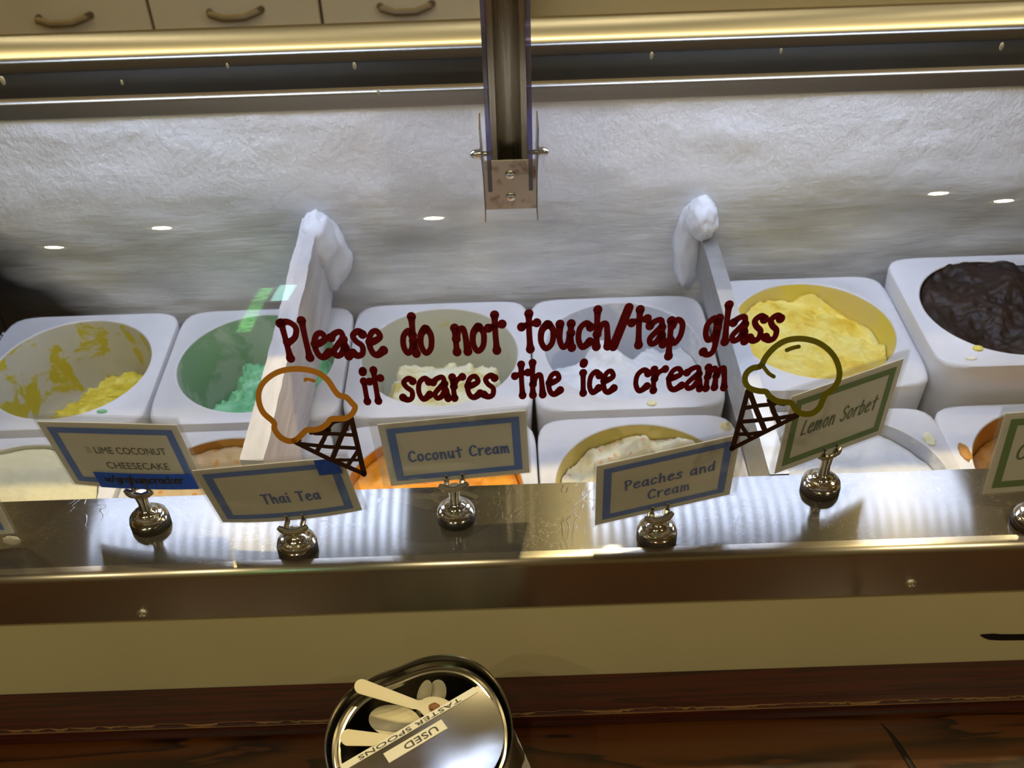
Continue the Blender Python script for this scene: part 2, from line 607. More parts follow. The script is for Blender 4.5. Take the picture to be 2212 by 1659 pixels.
def led_mat():
    mt, nt, out = mat_new('led_strip')
    tc = N(nt, 'ShaderNodeTexCoord')
    sp = N(nt, 'ShaderNodeSeparateXYZ')
    nt.links.new(tc.outputs['Object'], sp.inputs[0])
    mu = N(nt, 'ShaderNodeMath', operation='MULTIPLY')
    nt.links.new(sp.outputs[0], mu.inputs[0])
    mu.inputs[1].default_value = 2 * pi / 0.0167
    si = N(nt, 'ShaderNodeMath', operation='SINE')
    nt.links.new(mu.outputs[0], si.inputs[0])
    ma = N(nt, 'ShaderNodeMapRange')
    nt.links.new(si.outputs[0], ma.inputs[0])
    ma.inputs[1].default_value = -1
    ma.inputs[2].default_value = 1
    ma.inputs[3].default_value = LED_POWER * 0.12
    ma.inputs[4].default_value = LED_POWER * 1.88
    e = N(nt, 'ShaderNodeEmission')
    e.inputs[0].default_value = (0.62, 0.72, 1.0, 1)
    nt.links.new(ma.outputs[0], e.inputs[1])
    nt.links.new(e.outputs[0], out.inputs[0])
    return mt


M['led'] = led_mat()


def frost_mat():
    """white frost: granular crystals above, smeared ice in horizontal streaks below"""
    mt, nt, out = mat_new('wall_frost')
    b = N(nt, 'ShaderNodeBsdfPrincipled')
    b.inputs['Roughness'].default_value = 0.6
    b.inputs['Specular IOR Level'].default_value = 0.35
    tc = N(nt, 'ShaderNodeTexCoord')
    sp = N(nt, 'ShaderNodeSeparateXYZ')
    nt.links.new(tc.outputs['Object'], sp.inputs[0])
    up = N(nt, 'ShaderNodeMapRange')
    nt.links.new(sp.outputs[2], up.inputs[0])
    up.inputs[1].default_value = 1.16
    up.inputs[2].default_value = 1.25
    g1 = N(nt, 'ShaderNodeTexNoise', i_Scale=120.0, i_Detail=6.0, i_Roughness=0.65)
    nt.links.new(coords(nt, (1, 1, 0.8)), g1.inputs['Vector'])
    g2 = N(nt, 'ShaderNodeTexNoise', i_Scale=1.0, i_Detail=6.0, i_Roughness=0.6)
    nt.links.new(coords(nt, (14, 14, 70)), g2.inputs['Vector'])
    mix = N(nt, 'ShaderNodeMix')
    mix.data_type = 'FLOAT'
    nt.links.new(up.outputs[0], mix.inputs[0])
    nt.links.new(g2.outputs[0], mix.inputs[2])
    nt.links.new(g1.outputs[0], mix.inputs[3])
    bp = N(nt, 'ShaderNodeBump', i_Strength=0.75, i_Distance=0.0035)
    nt.links.new(mix.outputs[0], bp.inputs['Height'])
    nt.links.new(bp.outputs[0], b.inputs['Normal'])
    # ice is a little greyer where it has been scraped thin
    big = N(nt, 'ShaderNodeTexNoise', i_Scale=1.0, i_Detail=5.0)
    nt.links.new(coords(nt, (5, 5, 16)), big.inputs['Vector'])
    thin = ramp(nt, big.outputs[0], [(0.3, lin((176, 178, 182))), (0.62, lin((226, 228, 232)))])
    full = N(nt, 'ShaderNodeMix')
    full.data_type = 'RGBA'
    nt.links.new(up.outputs[0], full.inputs[0])
    nt.links.new(thin, full.inputs[6])
    full.inputs[7].default_value = c4((246, 247, 250))
    # shade of the far left lower corner, painted dark into the frost colour
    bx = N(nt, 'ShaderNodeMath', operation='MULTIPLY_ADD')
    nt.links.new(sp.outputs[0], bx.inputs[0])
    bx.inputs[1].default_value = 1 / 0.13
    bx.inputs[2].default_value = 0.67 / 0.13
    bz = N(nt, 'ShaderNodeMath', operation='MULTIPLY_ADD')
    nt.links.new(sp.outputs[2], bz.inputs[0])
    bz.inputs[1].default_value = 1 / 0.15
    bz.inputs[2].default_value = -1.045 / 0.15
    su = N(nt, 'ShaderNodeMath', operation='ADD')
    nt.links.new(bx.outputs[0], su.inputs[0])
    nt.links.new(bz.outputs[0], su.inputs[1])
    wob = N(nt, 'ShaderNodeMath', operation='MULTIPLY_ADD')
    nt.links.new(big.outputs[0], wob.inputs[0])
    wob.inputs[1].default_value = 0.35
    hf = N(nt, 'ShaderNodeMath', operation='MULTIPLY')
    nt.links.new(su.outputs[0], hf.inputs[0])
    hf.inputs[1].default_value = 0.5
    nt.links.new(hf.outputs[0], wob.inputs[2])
    bare = ramp(nt, wob.outputs[0], [(0.55, (0, 0, 0)), (0.86, (1, 1, 1))])  # blend from the painted corner shade up to the frost colour
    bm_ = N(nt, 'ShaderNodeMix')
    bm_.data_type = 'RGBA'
    nt.links.new(bare, bm_.inputs[0])  # bare: blend factor of the painted corner shade
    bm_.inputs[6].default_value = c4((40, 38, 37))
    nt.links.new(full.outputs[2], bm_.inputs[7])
    nt.links.new(bm_.outputs[2], b.inputs['Base Color'])
    nt.links.new(b.outputs[0], out.inputs[0])
    return mt


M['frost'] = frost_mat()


def wood_mat(name, dark, light, scale, rough, coat):
    mt, nt, out = mat_new(name)
    b = N(nt, 'ShaderNodeBsdfPrincipled')
    b.inputs['Roughness'].default_value = rough
    b.inputs['Coat Weight'].default_value = coat
    b.inputs['Coat Roughness'].default_value = 0.18
    n = N(nt, 'ShaderNodeTexNoise', i_Scale=1.0, i_Detail=4.0, i_Distortion=0.6)
    nt.links.new(coords(nt, scale), n.inputs['Vector'])
    w = N(nt, 'ShaderNodeMath', operation='MULTIPLY')
    nt.links.new(n.outputs[0], w.inputs[0])
    w.inputs[1].default_value = 7.0
    fr = N(nt, 'ShaderNodeMath', operation='FRACT')
    nt.links.new(w.outputs[0], fr.inputs[0])
    nt.links.new(ramp(nt, fr.outputs[0], [(0.0, lin(dark)), (0.55, lin(light)), (0.9, lin(light)), (1.0, lin(dark))]), b.inputs['Base Color'])
    g = N(nt, 'ShaderNodeTexNoise', i_Scale=1.0, i_Detail=3.0)
    nt.links.new(coords(nt, (20, 500, 500)), g.inputs['Vector'])
    bp = N(nt, 'ShaderNodeBump', i_Strength=0.12, i_Distance=0.001)
    nt.links.new(g.outputs[0], bp.inputs['Height'])
    nt.links.new(bp.outputs[0], b.inputs['Normal'])
    nt.links.new(b.outputs[0], out.inputs[0])
    return mt


M['wood_rail'] = wood_mat('red_brown_wood', (40, 9, 4), (70, 20, 8), (1.6, 80, 80), 0.4, 0.25)
M['wood_counter'] = wood_mat('varnished_plank', (36, 16, 4), (92, 50, 14), (2.2, 16, 16), 0.35, 0.5)
M['wood_worn'] = simple('worn_bare_wood', (120, 84, 34), 0.6, noise_amt=0.3, noise_scale=40)


def residue_mat(name, bare, stain, amount, scale=22, wall_bias=0.0):
    """inside of a tub: plastic under a milky film with patches of left-over ice cream"""
    mt, nt, out = mat_new(name)
    b = N(nt, 'ShaderNodeBsdfPrincipled')
    b.inputs['Roughness'].default_value = 0.4
    n = N(nt, 'ShaderNodeTexNoise', i_Scale=scale, i_Detail=6.0, i_Roughness=0.6, i_Distortion=0.4)
    nt.links.new(coords(nt), n.inputs['Vector'])
    a = 1 - amount
    nt.links.new(ramp(nt, n.outputs[0], [(max(0.0, a - 0.03), lin(bare)), (min(1.0, a + 0.03), lin(stain))]), b.inputs['Base Color'])
    bp = N(nt, 'ShaderNodeBump', i_Strength=0.35, i_Distance=0.004)
    nt.links.new(n.outputs[0], bp.inputs['Height'])
    nt.links.new(bp.outputs[0], b.inputs['Normal'])
    nt.links.new(b.outputs[0], out.inputs[0])
    return mt


def cream_mat(name, stops, scale=30, bump=0.5, bump_scale=90, rough=0.5, flecks=None, spec=0.4):
    mt, nt, out = mat_new(name)
    b = N(nt, 'ShaderNodeBsdfPrincipled')
    b.inputs['Specular IOR Level'].default_value = spec
    b.inputs['Roughness'].default_value = rough
    n = N(nt, 'ShaderNodeTexNoise', i_Scale=scale, i_Detail=6.0, i_Roughness=0.55)
    nt.links.new(coords(nt), n.inputs['Vector'])
    col = ramp(nt, n.outputs[0], [(p, lin(c)) for p, c in stops])
    if flecks:
        v = N(nt, 'ShaderNodeTexVoronoi', i_Scale=flecks[1])
        nt.links.new(coords(nt), v.inputs['Vector'])
        mk = ramp(nt, v.outputs[0], [(flecks[2], (1, 1, 1)), (flecks[2] + 0.06, (0, 0, 0))])
        mx = N(nt, 'ShaderNodeMix')
        mx.data_type = 'RGBA'
        nt.links.new(mk, mx.inputs[0])
        nt.links.new(col, mx.inputs[6])
        mx.inputs[7].default_value = c4(flecks[0])
        col = mx.outputs[2]
    nt.links.new(col, b.inputs['Base Color'])
    n2 = N(nt, 'ShaderNodeTexNoise', i_Scale=bump_scale, i_Detail=5.0)
    nt.links.new(coords(nt), n2.inputs['Vector'])
    bp = N(nt, 'ShaderNodeBump', i_Strength=bump, i_Distance=0.003)
    nt.links.new(n2.outputs[0], bp.inputs['Height'])
    nt.links.new(bp.outputs[0], b.inputs['Normal'])
    nt.links.new(b.outputs[0], out.inputs[0])
    return mt


# ------------------------------------------------------------------ the room
def slab(name, x0, x1, y0, y1, z0, z1, mt):
    bm = bmesh.new()
    add_box(bm, x0, x1, y0, y1, z0, z1)
    return tag(link_mesh(name, bm, mt, smooth=False), kind='structure')


RX, RYF, RYB, RH = 3.2, -2.2, 3.2, 3.5
slab('floor', -RX, RX, RYF, RYB, -0.1, 0, M['floor'])
slab('ceiling', -RX, RX, RYF, RYB, RH, RH + 0.1, M['ceiling_paint'])
slab('wall_left', -RX - 0.1, -RX, RYF, RYB, 0, RH, M['wall_paint'])
slab('wall_right', RX, RX + 0.1, RYF, RYB, 0, RH, M['wall_paint'])
slab('wall_back', -RX, RX, RYB, RYB + 0.1, 0, RH, M['wall_paint'])
slab('wall_front', -RX, RX, RYF - 0.1, RYF, 0, RH, M['wall_paint'])


def window_mat():
    mt, nt, out = mat_new('daylight_pane')
    tc = N(nt, 'ShaderNodeTexCoord')
    sp = N(nt, 'ShaderNodeSeparateXYZ')
    nt.links.new(tc.outputs['Object'], sp.inputs[0])
    n = N(nt, 'ShaderNodeTexNoise', i_Scale=30.0, i_Detail=4.0)
    nt.links.new(coords(nt), n.inputs['Vector'])
    leaf = ramp(nt, n.outputs[0], [(0.35, (0.03, 0.22, 0.03)), (0.6, (0.2, 0.75, 0.15))])
    mp = N(nt, 'ShaderNodeMapRange')
    nt.links.new(sp.outputs[0], mp.inputs[0])
    mp.inputs[1].default_value = -0.915
    mp.inputs[2].default_value = -0.910
    mx = N(nt, 'ShaderNodeMix')
    mx.data_type = 'RGBA'
    nt.links.new(mp.outputs[0], mx.inputs[0])
    nt.links.new(leaf, mx.inputs[6])
    mx.inputs[7].default_value = (0.45, 1.0, 0.85, 1)
    e = N(nt, 'ShaderNodeEmission')
    e.inputs[1].default_value = 9.0
    nt.links.new(mx.outputs[2], e.inputs[0])
    nt.links.new(e.outputs[0], out.inputs[0])
    return mt


bm = bmesh.new()
add_box(bm, -0.905, -0.835, RYF + 0.005, RYF + 0.012, 2.93, 3.30)
add_box(bm, -0.975, -0.92, RYF + 0.005, RYF + 0.012, 2.32, 3.24)
win = tag(link_mesh('window_1', bm, window_mat(), smooth=False), kind='structure')
bm = bmesh.new()
for x0, x1, z0, z1 in ((-0.99, -0.975, 2.30, 3.32), (-0.92, -0.905, 2.30, 3.32), (-0.835, -0.82, 2.90, 3.32), (-0.975, -0.92, 2.30, 2.32), (-0.975, -0.92, 3.24, 3.32), (-0.905, -0.835, 3.30, 3.32), (-0.905, -0.835, 2.90, 2.93)):
    add_box(bm, x0, x1, RYF + 0.001, RYF + 0.03, z0, z1)
link_mesh('window_frame', bm, M['trim_white'], win, smooth=False)


# ---- ceiling downlights
def ceiling_light(x, y, label, lens='warm_lens'):
    t = thing('ceiling_light', label, 'ceiling light', (x, y, RH), 'small round ceiling downlights')
    link_mesh('trim_ring', lathe([(0.028, 0.001), (0.028, -0.006), (0.048, -0.010), (0.054, -0.004), (0.054, 0.0)], 32), M['trim_white'], t)
    link_mesh('lens', lathe([(0.028, -0.004), (0, -0.005)], 32), M[lens], t, recalc=False)
    return t


for x, y, w in ((-1.509, -1.15, 'mirrored leftmost in the case glass'), (-1.08, -0.83, 'mirrored second from left in the case glass'),
                (-0.227, -0.82, 'mirrored under the steel post in the case glass'), (1.317, -0.68, 'mirrored right of the olive cone in the case glass'),
                (1.566, -0.86, 'mirrored rightmost in the case glass')):
    ceiling_light(x, y, 'small round warm ceiling downlight ' + w)
for x, y, w in ((-1.95, 1.6, 'first from the left between the case and the back counter'), (-0.88, 1.6, 'second from the left between the case and the back counter'),
                (0.20, 1.6, 'middle one between the case and the back counter'), (1.25, 1.6, 'second from the right between the case and the back counter'),
                (2.05, 1.6, 'rightmost between the case and the back counter'),
                (-1.45, 2.65, 'left one close to the rear wall'), (0.36, 2.65, 'middle one close to the rear wall'), (1.95, 2.65, 'right one close to the rear wall')):
    ceiling_light(x, y, 'round warm ceiling downlight, ' + w, 'warm_lens_strong' if y < 2 else 'warm_lens')

# ------------------------------------------------------------------ back counter
cab = thing('drawer_cabinet', 'beige drawer cabinet with dark pulls behind the case, left of the post', 'cabinet', (-0.95, 2.0, 0))
bm = bmesh.new()
add_box(bm, -1.0, 1.0, 0.012, 0.55, 0, 1.17)
link_mesh('body', bm, M['seam'], cab, smooth=False)
for i in range(6):
    x0 = -0.968 + i * 0.327 + 0.95 - 0.95 + 0.331 - 0.331
    bm = bmesh.new()
    add_box(bm, x0 - 0.007 + 0.0, x0 + 0.314, 0, 0.012, 0.06, 1.16, 0.002, 1)
    d = link_mesh('drawer', bm, M['cabinet'], cab)
    bm = bmesh.new()
    xc = x0 + 0.155
    tube(bm, [(xc - 0.05, 0, 1.108), (xc - 0.045, -0.02, 1.11), (xc - 0.02, -0.025, 1.104), (xc + 0.02, -0.025, 1.104), (xc + 0.045, -0.02, 1.112), (xc + 0.05, 0, 1.11)], 0.007, 8)
    link_mesh('handle', bm, M['pull'], d)
top = bmesh.new()
add_box(top, -1.02, 1.02, -0.03, 0.57, 1.17, 1.2, 0.004)
link_mesh('worktop', top, M['fridge'], cab)
cab.location.x = -1.0

fr = thing('steel_undercounter_fridge', 'brushed steel undercounter fridge behind the case, right of the post', 'fridge', (1.1, 1.98, 0))
bm = bmesh.new()
add_box(bm, -1.05, 1.1, 0, 0.6, 0.05, 1.02, 0.005)
link_mesh('body', bm, M['fridge'], fr)
for x0, x1 in ((-1.03, -0.24), (-0.22, 1.08)):
    bm = bmesh.new()
    add_box(bm, x0, x1, -0.03, 0.0, 0.1, 1.0, 0.006)
    link_mesh('door', bm, M['fridge'], fr)
bm = bmesh.new()
add_box(bm, -1.06, 1.1, -0.04, 0.62, 1.03, 1.05, 0.004)
link_mesh('worktop', bm, M['coping'], fr)
bm = bmesh.new()
add_box(bm, -1.06, 1.1, 0.30, 0.62, 1.05, 1.5, 0.004)
link_mesh('upstand', bm, M['cabinet'], fr)

# ------------------------------------------------------------------ the freezer case
X0, X1 = -1.25, 1.25
case = thing('display_freezer', 'long stainless steel ice cream dipping freezer with frosted back wall', 'freezer', (0, 0.9, 0))
case.location = (0, 0, 0)


def arc(cx, cz, r, a0, a1, n):
    return [(cx + r * cos(radians(a0 + (a1 - a0) * k / n)), cz + r * sin(radians(a0 + (a1 - a0) * k / n))) for k in range(n + 1)]


bm = extrude_x([(0.584, 1.150), (0.668, 1.150), (0.670, 1.148), (0.670, 1.10), (0.666, 1.10), (0.666, 1.146), (0.584, 1.146)], X0, X1)
link_mesh('ledge', bm, M['ledge'], case)
bm = extrude_x([(0.586, 1.1525)] + arc(0.581, 1.1455, 0.007, 90, 180, 8) + [(0.574, 1.093), (0.578, 1.093), (0.578, 1.146), (0.586, 1.146)], X0, X1)
fas = link_mesh('fascia', bm, M['fascia'], case)
for x, z in ((-0.328, 1.102), (0.340, 1.107), (-0.98, 1.104), (0.98, 1.104)):
    bm = lathe([(0, 0.0032), (0.002, 0.003), (0.0042, 0.0018), (0.0050, 0), (0.0056, 0.0003), (0.0056, -0.001)], 24)
    add_box(bm, -0.0026, 0.0026, -0.0004, 0.0004, 0.0018, 0.0036)
    add_box(bm, -0.0004, 0.0004, -0.0026, 0.0026, 0.0018, 0.0036)
    bmesh.ops.rotate(bm, verts=bm.verts, matrix=Matrix.Rotation(pi / 2, 3, 'X'))
    link_mesh('screw', bm, M['screw'], fas, loc=(x, 0.574, z))
bm = extrude_x([(0.580, 1.10), (0.580, 0.975), (0.60, 0.975), (0.60, 1.10)], X0, X1)
pan = link_mesh('front_panel', bm, M['white_panel'], case, smooth=False)
# black brush mark near the right end
bm = bmesh.new()
ribbon(bm, smooth_line([(0.426, 1.0215), (0.436, 1.0185), (0.452, 1.0165), (0.50, 1.0155), (0.56, 1.017)], 5),
       lambda t: 0.002 + 0.0075 * min(1, t * 4), lambda u, v: (u, 0.5795, v))
tag(link_mesh('paint_mark', bm, M['black'], pan, smooth=False), 'black brush mark')

bm = extrude_x([(0.60, 1.10), (0.640, 1.10), (0.640, 0.902), (1.13, 0.902), (1.13, 0.85), (0.60, 0.85)], X0, X1)
link_mesh('inner_tank', bm, M['dark_liner'], case, smooth=False)

# frosted back wall: a lumpy sheet of ice over the tank wall
bm = bmesh.new()
nx, nz = 260, 60
xa, xb, za, zb = -0.66, 0.80, 0.88, 1.322
grid = []
for j in range(nz + 1):
    row = []
    z = za + (zb - za) * j / nz
    for i in range(nx + 1):
        x = xa + (xb - xa) * i / nx
        h = 0.0016 * fbm(Vector((x * 14, z * 20, 3.1)), 5) + 0.0035 * fbm(Vector((x * 3, z * 9, 8.0)), 3)
        bulge = 0.005 * math.exp(-((z - 1.19) / 0.06) ** 2)
        top_ = max(0.0, (z - 1.30) / 0.022)
        y = 1.108 - (h + bulge) * (1 - top_)
        row.append(bm.verts.new((x, y, z)))
    grid.append(row)
for A, B in zip(grid[:-1], grid[1:]):
    for k in range(nx):
        bm.faces.new((A[k], A[k + 1], B[k + 1], B[k]))
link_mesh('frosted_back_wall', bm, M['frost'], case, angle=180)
bm = extrude_x([(1.118, 0.87), (1.118, 1.317), (1.13, 1.317), (1.13, 0.87)], X0, X1)
link_mesh('tank_wall', bm, M['dark_liner'], case, smooth=False)
bm = extrude_x([(1.105, 1.3165)] + arc(1.109, 1.333, 0.004, 180, 90, 4) + [(1.116, 1.337), (1.116, 1.317)], X0, X1)
link_mesh('rear_coping', bm, M['coping'], case)
bm = extrude_x([(1.116, 1.3358), (1.189, 1.3358), (1.189, 1.318), (1.116, 1.318)], X0, X1)
link_mesh('door_track', bm, M['track'], case, smooth=False)
for xa_, xb_ in ((X0, -0.022), (0.006, X1)):
    bm = extrude_x([(1.19, 1.318), (1.19, 1.347), (1.192, 1.350), (1.200, 1.3535), (1.224, 1.3667), (1.232, 1.3667), (1.232, 1.318)], xa_, xb_)
    link_mesh('rear_rail', bm, M['rail'], case)
bm = extrude_x([(1.232, 0.05), (1.232, 1.35), (1.25, 1.35), (1.25, 0.05)], X0, X1)
link_mesh('rear_panel', bm, M['coping'], case, smooth=False)
for nm, x0, x1 in (('side_panel', -0.70, -0.664), ('side_panel', 0.80, 0.83)):
    bm = bmesh.new()
    add_box(bm, x0, x1, 0.67, 1.117, 0.87, 1.316, 0.006)
    link_mesh(nm, bm, M['dark_liner'], case)
bm = bmesh.new()
rr = random.Random(3)
for k in range(38):
    x, y, z = -0.664 + rr.uniform(0, 0.02), rr.uniform(0.95, 1.09), rr.uniform(0.98, 1.09)
    if k < 3:
        z = 1.10 + rr.uniform(0, 0.02)
    s = rr.uniform(0.001, 0.003)
    bmesh.ops.create_icosphere(bm, subdivisions=1, radius=s, matrix=Matrix.Translation((x, y, z)) @ Matrix.Diagonal((1, 1.6, 0.7, 1)))
tag(link_mesh('frost_flakes', bm, M['frost_flake'], case), kind='stuff')

# canopy that carries the LED strips, above the picture
bm = extrude_x([(0.962, 1.565), (0.964, 1.578), (1.0, 1.615), (1.19, 1.615), (1.20, 1.60), (1.20, 1.565)], X0, X1)
link_mesh('canopy', bm, M['canopy'], case)
for x in (-1.22, 1.22):
    bm = bmesh.new()
    add_box(bm, x - 0.02, x + 0.02, 1.155, 1.185, 1.337, 1.565, 0.003)
    link_mesh('canopy_post', bm, M['canopy'], case)


def case_lamp(x0, x1, label):
    t = thing('case_lamp', label, 'lamp', ((x0 + x1) / 2, 1.032, 1.565), 'LED strips under the case canopy')
    w = (x1 - x0) / 2
    bm = bmesh.new()
    add_box(bm, -w, w, -0.067, 0.067, -0.014, 0.0, 0.002)
    link_mesh('housing', bm, M['trim_white'], t)
    for y in (-0.052, -0.026, 0.0, 0.026, 0.052):
        bm = bmesh.new()
        add_box(bm, -w + 0.006, w - 0.006, y - 0.007, y + 0.007, -0.017, -0.0142)
        link_mesh('led_strip', bm, M['led'], t, smooth=False)
    return t


case_lamp(-0.60, -0.15, 'long white LED lamp under the canopy, left of the steel post')
case_lamp(0.10, 0.64, 'long white LED lamp under the canopy, right of the steel post')

# ------------------------------------------------------------------ hanging post
post = thing('steel_post', 'steel channel post with violet acrylic fins hanging in the case', 'post', (0.0055, 0.98, 1.30))
PZ = 0.265
bm = bmesh.new()
secs = []
prof = [(-0.0185, -0.016), (-0.0135, -0.016)] + [(0.0125 * -cos(pi * k / 10), -0.016 + 0.018 * sin(pi * k / 10)) for k in range(11)] + \
       [(0.0135, -0.016), (0.0185, -0.016), (0.0185, 0.012), (-0.0185, 0.012)]
for z in (-0.034, PZ):
    secs.append([bm.verts.new((x, y, z)) for x, y in prof])
n = len(prof)
for k in range(n):
    bm.faces.new((secs[0][k], secs[0][(k + 1) % n], secs[1][(k + 1) % n], secs[1][k]))
bm.faces.new(secs[0])
bm.faces.new(list(reversed(secs[1])))
link_mesh('channel', bm, M['post'], post)
for s in (-1, 1):
    bm = bmesh.new()
    add_box(bm, s * 0.0212 - 0.0022, s * 0.0212 + 0.0022, -0.020, 0.05, -0.014, PZ, 0.0006, 1)
    tag(link_mesh('acrylic_fin', bm, M['acrylic'], post), 'violet clear acrylic fin')
bm = bmesh.new()
add_box(bm, -0.0265, 0.0265, -0.0185, -0.0165, -0.036, 0.0215, 0.0006, 1)
brk = tag(link_mesh('bracket', bm, M['rusty'], post), 'rust-stained bracket plate')
for z in (0.005, -0.021):
    bm = lathe([(0, 0.0022), (0.0035, 0.0020), (0.0052, 0.0008), (0.0056, 0), (0.0056, -0.001)], 24)
    bmesh.ops.create_icosphere(bm, subdivisions=2, radius=0.0016, matrix=Matrix.Translation((0, 0, 0.0025)))
    bmesh.ops.rotate(bm, verts=bm.verts, matrix=Matrix.Rotation(pi / 2, 3, 'X'))
    link_mesh('screw', bm, M['bolt'], brk, loc=(0, -0.0185, z))
for s in (-1, 1):
    bm = bmesh.new()
    pts = [(s * 0.0295, 0.056), (s * 0.0288, 0.03), (s * 0.0275, 0.0), (s * 0.0272, -0.035), (s * 0.0278, -0.051)]
    a = [[bm.verts.new((x + dx, y, z)) for dx, y in ((-0.0007, -0.018), (0.0007, -0.018), (0.0007, 0.02), (-0.0007, 0.02))] for x, z in pts]
    for A, B in zip(a[:-1], a[1:]):
        for k in range(4):
            bm.faces.new((A[k], A[(k + 1) % 4], B[(k + 1) % 4], B[k]))
    bm.faces.new(a[0])
    bm.faces.new(list(reversed(a[-1])))
    link_mesh('side_plate', bm, M['bolt'], post)
    bm = lathe([(0.0026, -0.012), (0.0026, 0.002), (0.0062, 0.002), (0.0062, 0.0035), (0.0048, 0.0035), (0.0048, 0.0075), (0.0042, 0.0105), (0.0025, 0.0125), (0, 0.013)], 24)
    bmesh.ops.rotate(bm, verts=bm.verts, matrix=Matrix.Rotation(s * pi / 2, 3, 'Y'))
    link_mesh('acorn_nut', bm, M['bolt'], post, loc=(s * 0.0275, -0.004, 0.022))


# ------------------------------------------------------------------ divider bars
def frost_lump(bm, c, r, seed):
    res = bmesh.ops.create_icosphere(bm, subdivisions=4, radius=1.0)
    for v in res['verts']:
        p = v.co.copy()
        k = 1 + 0.16 * fbm(p * 2.2 + Vector((seed, 0, 0)), 4)
        v.co = Vector(c) + Vector((p.x * r[0] * k, p.y * r[1] * k, p.z * r[2] * k))


def divider(x0, x1, top_f, bot_f, label, mt, seed, amp):
    """upright bar from the back wall to the ledge; top_f/bot_f give its edges by y"""
    bm = bmesh.new()
    ny, nzz = 60, 12
    ya, yb = 0.680, 1.10
    for side in (0, 1):
        pass
    loops = []
    for j in range(ny + 1):
        y = ya + (yb - ya) * j / ny
        zt, zb_ = top_f(y), bot_f(y)
        ring = []
        for k in range(nzz + 1):
            ring.append((x1, zb_ + (zt - zb_) * k / nzz))
        for k in range(1, 5):
            ring.append((x1 + (x0 - x1) * k / 5, zt))
        for k in range(nzz + 1):
            ring.append((x0, zt + (zb_ - zt) * k / nzz))
        vv = []
        for x, z in ring:
            q = amp * fbm(Vector((x * 30 + seed, y * 22, z * 30)), 4)
            q2 = amp * fbm(Vector((x * 30 + seed, y * 22, z * 30 + 9)), 4)
            vv.append(bm.verts.new((x + q, y, z + q2)))
        loops.append(vv)
    for A, B in zip(loops[:-1], loops[1:]):
        nn = len(A)
        for k in range(nn):
            bm.faces.new((A[k], A[(k + 1) % nn], B[(k + 1) % nn], B[k]))
    bm.faces.new(loops[0])
    bm.faces.new(list(reversed(loops[-1])))
    return tag(link_mesh('divider_bar', bm, mt, angle=60), label, 'divider', 'divider bars across the case')


M['bar_frost'] = simple('bar_frost', (206, 204, 206), 0.55, noise_amt=0.16, noise_scale=1.0, nscale=(50, 9, 50), bump=1.0, bump_scale=1.0)
d1 = divider(-0.247, -0.226, lambda y: 1.180, lambda y: 1.062, 'frost-covered divider bar left of the steel post, over the mint tub', M['bar_frost'], 1.0, 0.0022)
bm = bmesh.new()
frost_lump(bm, (-0.229, 1.085, 1.158), (0.0215, 0.03, 0.034), 2)
frost_lump(bm, (-0.226, 1.098, 1.128), (0.030, 0.018, 0.050), 5)
link_mesh('frost_lump', bm, M['frost_flake'], d1, angle=180)
d2 = divider(0.236, 0.254, lambda y: 1.148 - (1.10 - y) * 0.02, lambda y: 1.090 - (1.1 - y) * 0.02, 'bare grey metal divider bar right of the steel post, beside the pale yellow tub', M['bar'], 7.0, 0.0004)
bm = bmesh.new()
frost_lump(bm, (0.236, 1.088, 1.168), (0.0195, 0.026, 0.026), 12)
frost_lump(bm, (0.226, 1.099, 1.124), (0.019, 0.014, 0.060), 15)
link_mesh('frost_lump', bm, M['frost_flake'], d2, angle=180)

# ------------------------------------------------------------------ ice cream tubs
T = 1.053
R0 = 0.0935
WELL = [(R0, 0.0), (R0 - 0.001, -0.004), (0.0875, -0.06), (0.083, -0.095), (0.076, -0.116), (0.06, -0.128), (0.03, -0.131), (0, -0.131)]


def well_r(z):
    for (r1, z1), (r2, z2) in zip(WELL[:-1], WELL[1:]):
        if z2 <= z <= z1:
            return r1 + (r2 - r1) * (z1 - z) / (z1 - z2 + 1e-9)
    return R0 if z > 0 else 0


def rsq(a, h, rc):
    """rounded square outline of half side h and corner rc, by angle index"""
    c, s = cos(a), sin(a)
    p = 9.0
    r = h / ((abs(c) ** p + abs(s) ** p) ** (1 / p))
    return r * c, r * s


def tub_meshes(extra=0.0):
    seg = 96
    bm = bmesh.new()
    H = 0.1095

    def ring(f, z):
        return [bm.verts.new((*f(2 * pi * k / seg), z)) for k in range(seg)]
    rings = [ring(lambda a: (R0 * cos(a), R0 * sin(a)), 0.0002),
             ring(lambda a: ((R0 + 0.001) * cos(a), (R0 + 0.001) * sin(a)), 0.0014),
             ring(lambda a: ((R0 + 0.0030) * cos(a), (R0 + 0.0030) * sin(a)), 0.0014),
             ring(lambda a: ((R0 + 0.0045) * cos(a), (R0 + 0.0045) * sin(a)), 0.0),
             ring(lambda a: rsq(a, H - 0.0045, 0), 0.0),
             ring(lambda a: rsq(a, H - 0.0012, 0), -0.0012),
             ring(lambda a: rsq(a, H, 0), -0.0045),
             ring(lambda a: rsq(a, H - 0.001, 0), -0.03),
             ring(lambda a: rsq(a, H - 0.006, 0), -0.125 - extra),
             ring(lambda a: rsq(a, H - 0.012, 0), -0.150 - extra),
             ring(lambda a: rsq(a, 0.02, 0), -0.150 - extra)]
    for A, B in zip(rings[:-1], rings[1:]):
        for k in range(seg):
            bm.faces.new((A[k], A[(k + 1) % seg], B[(k + 1) % seg], B[k]))
    bm.faces.new(rings[-1])
    return bm


